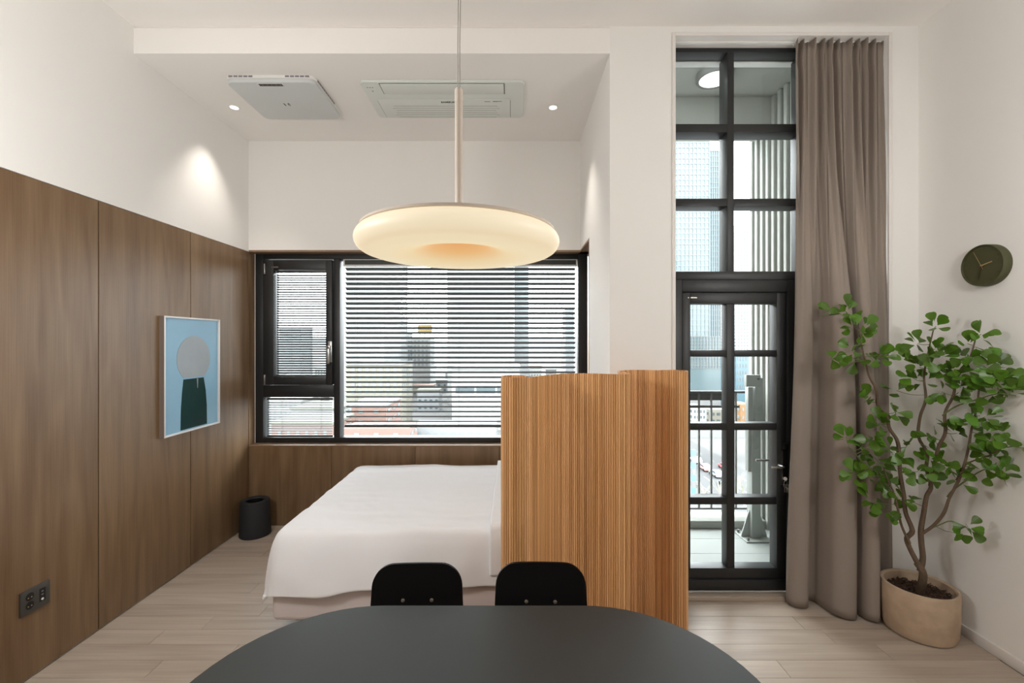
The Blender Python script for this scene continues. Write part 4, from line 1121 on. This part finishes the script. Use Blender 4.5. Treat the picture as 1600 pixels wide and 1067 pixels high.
struct(box('ground', M_ground, None, -2200, 2200, 12, 2600, ZG-1, ZG-0.05), 'hazy city ground far below the windows', 'ground')

def building(name, label, x0, x1, ytop, Y, depth, body, win=None, cols=0, rows=0, wfrac=(0.55, 0.5), group=None, roof=None, base=None, margin=(0.06, 0.04), grid=False, maxparts=120, ybase=None):
    X0, X1 = pX(x0, Y), pX(x1, Y); zt = pZ(ytop, Y); zb = ZG if base is None else base
    t = thing(name, ((X0+X1)/2, Y+depth/2, zb), label, 'building', group)
    box('body', body, t, X0, X1, Y, Y+depth, zb, zt)
    if roof: box('roof', roof, t, X0-0.4, X1+0.4, Y-0.4, Y+depth+0.4, zt, zt+0.5)
    if win and cols and rows:
        zlow = zb if ybase is None else pZ(ybase, Y)
        W, Hh = X1-X0, zt-zlow
        cw, ch = W*(1-2*margin[0])/cols, Hh*(1-2*margin[1])/rows
        def rect(i, j):
            cx = X0 + W*margin[0] + cw*(i+0.5); cz_ = zt - Hh*margin[1] - ch*(j+0.5)
            return cx-cw*wfrac[0]/2, cx+cw*wfrac[0]/2, cz_-ch*wfrac[1]/2, cz_+ch*wfrac[1]/2
        if cols*rows <= maxparts:
            s0 = None
            for i in range(cols):
                for j in range(rows):
                    a, b_, c_, d_ = rect(i, j)
                    if s0 is None: s0 = box('window_pane', win, t, a, b_, Y-0.12, Y+0.02, c_, d_)
                    else: dup(s0, ((a+b_)/2, Y-0.05, (c_+d_)/2), t)
        else:
            mb = MB()
            for i in range(cols):
                for j in range(rows): 
                    a, b_, c_, d_ = rect(i, j); mb.box(a, b_, Y-0.12, Y+0.02, c_, d_)
            o = mb.build('window_pane', win, t); o['kind'] = 'stuff'
        # side face towards the room
        mb = MB(); nd = max(2, int(depth/ max(cw, 2.5)))
        sx_ = X1 if (X0+X1) < 0 else X0
        for i in range(nd):
            for j in range(rows):
                a, b_, c_, d_ = rect(0, j); y0 = Y + depth*(i+0.25)/nd
                mb.box(sx_-0.1, sx_+0.1, y0, y0+depth*0.5/nd, c_, d_)
        o = mb.build('side_window_pane', win, t); o['kind'] = 'stuff'
    return t

building('office_tower', 'pale gridded glass tower filling the left of the blinded window', 536, 600, 330, 200, 30, M_bw, M_winp, 14, 34, (0.62, 0.55), maxparts=100, ybase=585)
building('office_tower', 'grey finely ribbed tower flank right of the pale gridded tower', 600.5, 621.5, 345, 232, 22, M_bgrey, M_winp, 9, 40, (0.5, 0.7), maxparts=100, ybase=590)
building('apartment_tower', 'white residential tower with columns of teal windows behind the blinds', 699, 803, 320, 225, 26, M_bw, M_winp, 17, 40, (0.5, 0.45), maxparts=100, ybase=560)
building('apartment_tower', 'teal grey tower edge beside the white residential tower', 804, 826, 340, 254, 24, M_bgrey, M_winp, 6, 40, (0.7, 0.6), maxparts=100, ybase=570)
building('office_block', 'narrow block with blue windows beside the grey tower', 622, 636, 521, 262, 14, M_bw, M_bglass, 3, 9, (0.8, 0.5), ybase=590)
building('office_block', 'low pale blue block under the yellow billboard', 637, 672, 528, 280, 16, M_bw, M_mull, 5, 6, (0.6, 0.5), ybase=575)
building('office_block', 'slim grey block far right behind the large blind', 884, 897, 483, 300, 18, M_bgrey, M_winp, 3, 10, (0.6, 0.5), ybase=560)
building('office_block', 'pale cream block below the left tower behind the blinds', 541, 628, 570, 150, 16, M_bcream, M_winp, 7, 4, (0.45, 0.45), roof=M_roofl, ybase=620)
building('market_hall', 'long white hall with dark ribbon windows behind the blinds', 706, 812, 577, 160, 40, M_bw, M_win, 3, 1, (0.9, 0.18), roof=M_roofl, ybase=640, margin=(0.04, 0.0))
building('brick_building', 'orange brick building with light roof seen under the large blind', 549, 603, 634, 105, 14, M_brick, M_winp, 2, 2, (0.3, 0.3), roof=M_roofl, ybase=668)
building('brick_building', 'low orange brick wing at the foot of the large window', 536, 640, 669, 86, 7, M_brick, M_winp, 3, 1, (0.25, 0.3), ybase=690)
building('row_building', 'grey row building with paired windows under the large blind', 641, 775, 668, 95, 9, M_bgrey, M_winp, 9, 1, (0.5, 0.4), ybase=690)
building('brick_building', 'orange brick building with green grey roof below the opening sash', 424, 521, 663, 88, 10, M_brick, M_winp, 6, 1, (0.3, 0.3), roof=M_roofg, ybase=692)
building('office_block', 'white block with teal windows behind the low sash pane', 405, 470, 628, 140, 12, M_bw, M_winp, 7, 3, (0.5, 0.5), roof=M_roofl, ybase=660)
building('office_block', 'green roofed hall behind the low sash pane', 455, 530, 640, 120, 14, M_bw, M_winp, 6, 1, (0.5, 0.5), roof=M_roofg, ybase=662)
building('office_block', 'grey slab block seen through the opening sash blind', 436, 470, 512, 300, 18, M_bgrey, M_winp, 8, 8, (0.6, 0.5), ybase=570)
# yellow billboard on the low pale blue block
bY = 282
bb_ = thing('billboard', (pX(664, bY), bY, pZ(528, bY)), 'yellow rooftop billboard between two towers behind the blinds', 'billboard')
box('board', M_yellow, bb_, pX(653, bY), pX(675, bY), bY-0.5, bY+0.5, pZ(519, bY), pZ(507, bY))
for xx in (656, 664, 672): box('support_leg', M_bgrey, bb_, pX(xx, bY)-0.2, pX(xx, bY)+0.2, bY-0.2, bY+0.2, pZ(528, bY)+0.0, pZ(519, bY))
# through the door
T = building('glass_tower', 'pale blue glass tower with white grid seen through the upper door window', 1040, 1108, 214, 270, 30, M_bglassp, None)
def facade_grid(t, x0, x1, ytop, ybot, Y, cols, rows, wd=0.35):
    X0, X1 = pX(x0, Y), pX(x1, Y); zt, zb = pZ(ytop, Y), pZ(ybot, Y); mb = MB()
    for i in range(cols+1):
        xx = X0 + (X1-X0)*i/cols; mb.box(xx-wd/2, xx+wd/2, Y-0.4, Y+0.1, zb, zt)
    for j in range(rows+1):
        zz = zb + (zt-zb)*j/rows; mb.box(X0, X1, Y-0.35, Y+0.1, zz-wd/2, zz+wd/2)
    o = mb.build('facade_grid', M_mull, t); o['kind'] = 'stuff'
facade_grid(T, 1040, 1108, 214, 600, 270, 11, 46, 0.5)
T = building('glass_tower', 'deeper blue glass tower with fine grid seen through the door', 1108.5, 1139, 236, 302, 30, M_bglass, None)
facade_grid(T, 1108.5, 1139, 236, 600, 302, 9, 44, 0.38)
T = building('glass_podium', 'broad glass podium below the blue towers seen through the door', 1040, 1149, 526, 250, 14, M_bglassp, M_winp, 8, 2, (0.8, 0.3), ybase=612, margin=(0.02, 0.45))
facade_grid(T, 1040, 1149, 526, 575, 250, 24, 9, 0.3)
building('apartment_tower', 'white apartment tower with dark window columns right of the blue towers', 1150.5, 1176, 350, 215, 16, M_bw, M_win, 5, 44, (0.45, 0.5), maxparts=100, ybase=600)
building('office_block', 'small blue office block before the white apartment tower', 1150, 1170, 553, 190, 14, M_bglass, M_win, 4, 5, (0.6, 0.5), ybase=612)
building('low_building', 'orange low building beyond the balcony railing', 1157, 1176, 632, 150, 8, M_orange, M_winp, 3, 2, (0.4, 0.4), ybase=660)
building('low_building', 'white low building with teal windows beyond the railing', 1082, 1104, 637, 150, 10, M_bw, M_win, 4, 4, (0.5, 0.5), ybase=675)
building('low_building', 'cream low building with wide windows beyond the railing', 1108, 1137, 640, 164, 10, M_bcream, M_win, 3, 3, (0.6, 0.4), ybase=675)
building('low_building', 'grey low building between railing bars near the post', 1139, 1156, 640, 168, 9, M_bw, M_winp, 3, 4, (0.5, 0.4), ybase=675)
# small houses filling the hazy distance
rg = random.Random(5)
bpy.context.view_layer.update()
foot = []
for o_ in C.objects:
    if o_.parent is None and o_.get('category') in ('building',):
        b_ = [c_ for c_ in o_.children if c_.name.startswith('body')][0]
        foot.append((ORG[b_.name].x-b_.dimensions.x/2, ORG[b_.name].x+b_.dimensions.x/2, ORG[b_.name].y-b_.dimensions.y/2, ORG[b_.name].y+b_.dimensions.y/2))

for k in range(130):
    Y = rg.uniform(118, 420); xx = rg.uniform(405, 905)
    if 536 < xx < 645 and Y < 160: continue
    if Y < 165 and 690 < xx < 820: continue
    w, dpt, hh = rg.uniform(7, 16), rg.uniform(7, 12), rg.uniform(5, 13)
    c = Vector((pX(xx, Y), Y, ZG))
    if any(c.x+w/2+1 > f_[0] and c.x-w/2-1 < f_[1] and Y+dpt/2+1 > f_[2] and Y-dpt/2-1 < f_[3] for f_ in foot): continue
    foot.append((c.x-w/2, c.x+w/2, Y-dpt/2, Y+dpt/2))
    t = thing('low_house', c, 'small pale low rise house in the distant city behind the blinds', 'house', 'distant low rise houses')
    box('body', rg.choice((M_bw, M_bw, M_bcream, M_bgrey)), t, c.x-w/2, c.x+w/2, Y-dpt/2, Y+dpt/2, ZG, ZG+hh)
    box('roof', rg.choice((M_roofl, M_roofl, M_roofg, M_bgrey, M_brick)), t, c.x-w/2-0.3, c.x+w/2+0.3, Y-dpt/2-0.3, Y+dpt/2+0.3, ZG+hh, ZG+hh+0.6)
    mb = MB(); n = int(w/2.4)
    for i in range(n):
        for j in range(max(1, int(hh/3.2))):
            x_ = c.x-w/2 + (i+0.5)*w/n; z_ = ZG + 1.6 + 3.0*j
            mb.box(x_-0.6, x_+0.6, Y-dpt/2-0.08, Y-dpt/2+0.05, z_-0.7, z_+0.7)
    o = mb.build('window_row', M_win, t); o['kind'] = 'stuff'
# hills
vs = []; fs = []; n = 90
for i in range(n+1):
    x = -2200 + 4400*i/n; hgt = 40 + 38*NZ.noise(Vector((x*0.0017, 0.3, 0))) + 12*NZ.noise(Vector((x*0.008, 1.3, 0)))
    vs += [(x, 2300, ZG), (x, 2420, ZG + hgt), (x, 2560, ZG)]
for i in range(n):
    fs += [(3*i, 3*i+3, 3*i+4, 3*i+1), (3*i+1, 3*i+4, 3*i+5, 3*i+2)]
struct(MB().add(vs, fs).build('hills', M_hill, None, smooth=True), 'faint line of hills on the horizon', 'hills')

# road with cars
rd = struct(box('road', M_asph, None, 41, 57.5, 60, 420, ZG-0.05, ZG+0.02), 'grey multi lane road far below the balcony', 'road')
for xl in (45.1, 49.2, 53.3):
    yy = 70
    while yy < 200:
        box('lane_mark', M_mark, rd, xl-0.12, xl+0.12, yy, yy+3.2, ZG+0.02, ZG+0.03); yy += 8
fn = thing('road_fence', (40.3, 100, ZG), 'low pale guard fence along the road edge far below', 'fence')
for h in (0.5, 1.0): box('fence_rail', M_roofl, fn, 40.2, 40.35, 62, 170, ZG+h-0.07, ZG+h+0.07)
yy = 64
p0 = None
while yy < 170:
    if p0 is None: p0 = box('fence_post', M_roofl, fn, 40.15, 40.4, yy-0.12, yy+0.12, ZG, ZG+1.15)
    else: dup(p0, (40.275, yy, ZG+0.575), fn)
    yy += 2.4
def car(x, y, m, label, hd=1):
    c = Vector((x, y, ZG+0.02)); t = thing('car', c, label, 'car', 'cars on the road below')
    sec = [(-2.2, 0.35), (2.2, 0.35), (2.25, 0.75), (1.25, 0.92), (0.55, 1.45), (-1.25, 1.45), (-2.0, 0.95), (-2.25, 0.85)]
    MB().prism(sec, lambda u, v, d: (c.x + d, c.y + hd*u, c.z + v), -0.88, 0.88).build('body', m, t, bevel=0.08)
    MB().prism([(-1.75, 0.98), (1.05, 0.98), (0.5, 1.40), (-1.2, 1.40)], lambda u, v, d: (c.x + d, c.y + hd*u, c.z + v), -0.89, 0.89).build('side_glass', M_win, t)
    MB().prism([(1.28, 0.96), (0.60, 1.44), (0.56, 1.42), (1.20, 0.92)], lambda u, v, d: (c.x + d, c.y + hd*u, c.z + v), -0.72, 0.72).build('windscreen', M_win, t)
    for sx in (-1, 1):
        for sy in (-1.4, 1.4):
            MB().tube([(c.x+sx*0.70, c.y+sy, c.z+0.33), (c.x+sx*0.92, c.y+sy, c.z+0.33)], 0.33, 12).build('wheel', M_dark, t)
M_cpink = mat('pale_red_paint', (0.42, 0.20, 0.19), 0.35); M_cgrey = mat('grey_car_paint', (0.24, 0.25, 0.26), 0.35)
M_cwhite = mat('white_car_paint', (0.62, 0.63, 0.63), 0.35); M_cred = mat('red_car_paint', (0.5, 0.09, 0.09), 0.35); M_cdark = mat('dark_car_paint', (0.10, 0.11, 0.12), 0.35)
for (cx, cy, m, lb) in ((1101, 734, M_cpink, 'pale red car on the road below the balcony'), (1119, 744, M_cgrey, 'grey car on the road just ahead of the pale red one'),
                        (1087, 722, M_cwhite, 'white car farthest left on the road behind the railing'), (1133, 733, M_cred, 'bright red car on the far lane of the road'),
                        (1135, 760, M_cdark, 'dark car nearest on the road below the balcony')):
    g = gpt(cx, cy); car(min(max(g.x, 43), 55.5), g.y, m, lb)
fb = thing('footbridge', (48, 122, ZG), 'pale footbridge crossing the road beyond the railing', 'footbridge')
for (a, b_, h0, h1) in ((22, 78, 5.2, 5.9),): box('deck', M_bgrey, fb, a, b_, 120, 123, ZG+h0, ZG+h1)
box('parapet', M_roofl, fb, 22, 78, 119.9, 120.1, ZG+5.9, ZG+8.2)
box('parapet', M_roofl, fb, 22, 78, 122.9, 123.1, ZG+5.9, ZG+8.2)
for xx in (36, 60): box('pier', M_bgrey, fb, xx-0.6, xx+0.6, 120.8, 122.2, ZG, ZG+5.2)
sY = 90; sx_ = pX(1083.5, sY)
sp = thing('striped_pole', (sx_, sY, ZG), 'blue and white striped pole rising beside the road', 'pole')
for k in range(8):
    box('stripe', M_blue if k % 2 else M_roofl, sp, sx_-0.35, sx_+0.35, sY-0.35, sY+0.35, ZG+1.25*k, ZG+1.25*(k+1))
for k, (xx, yy) in enumerate(((1100, 790), (1124, 786), (1152, 770), (1160, 784))):
    g = gpt(xx, yy); rt = random.Random(k)
    t = thing('street_tree', (g.x, g.y, ZG), 'bare grey street tree beside the road below the balcony', 'tree', 'bare street trees')
    MB().tube([(g.x, g.y, ZG), (g.x+0.1, g.y, ZG+2.5)], [0.16, 0.10], 6).build('trunk', M_tree, t)
    for q in range(9):
        a = rt.uniform(0, 6.28); MB().tube([(g.x+0.1, g.y, ZG+rt.uniform(1.4, 2.5)), (g.x+0.9*math.cos(a), g.y+0.9*math.sin(a), ZG+rt.uniform(2.8, 4.2)), (g.x+1.5*math.cos(a), g.y+1.5*math.sin(a), ZG+rt.uniform(3.8, 5.4))], [0.06, 0.04, 0.02], 5).build('bough', M_tree, t)
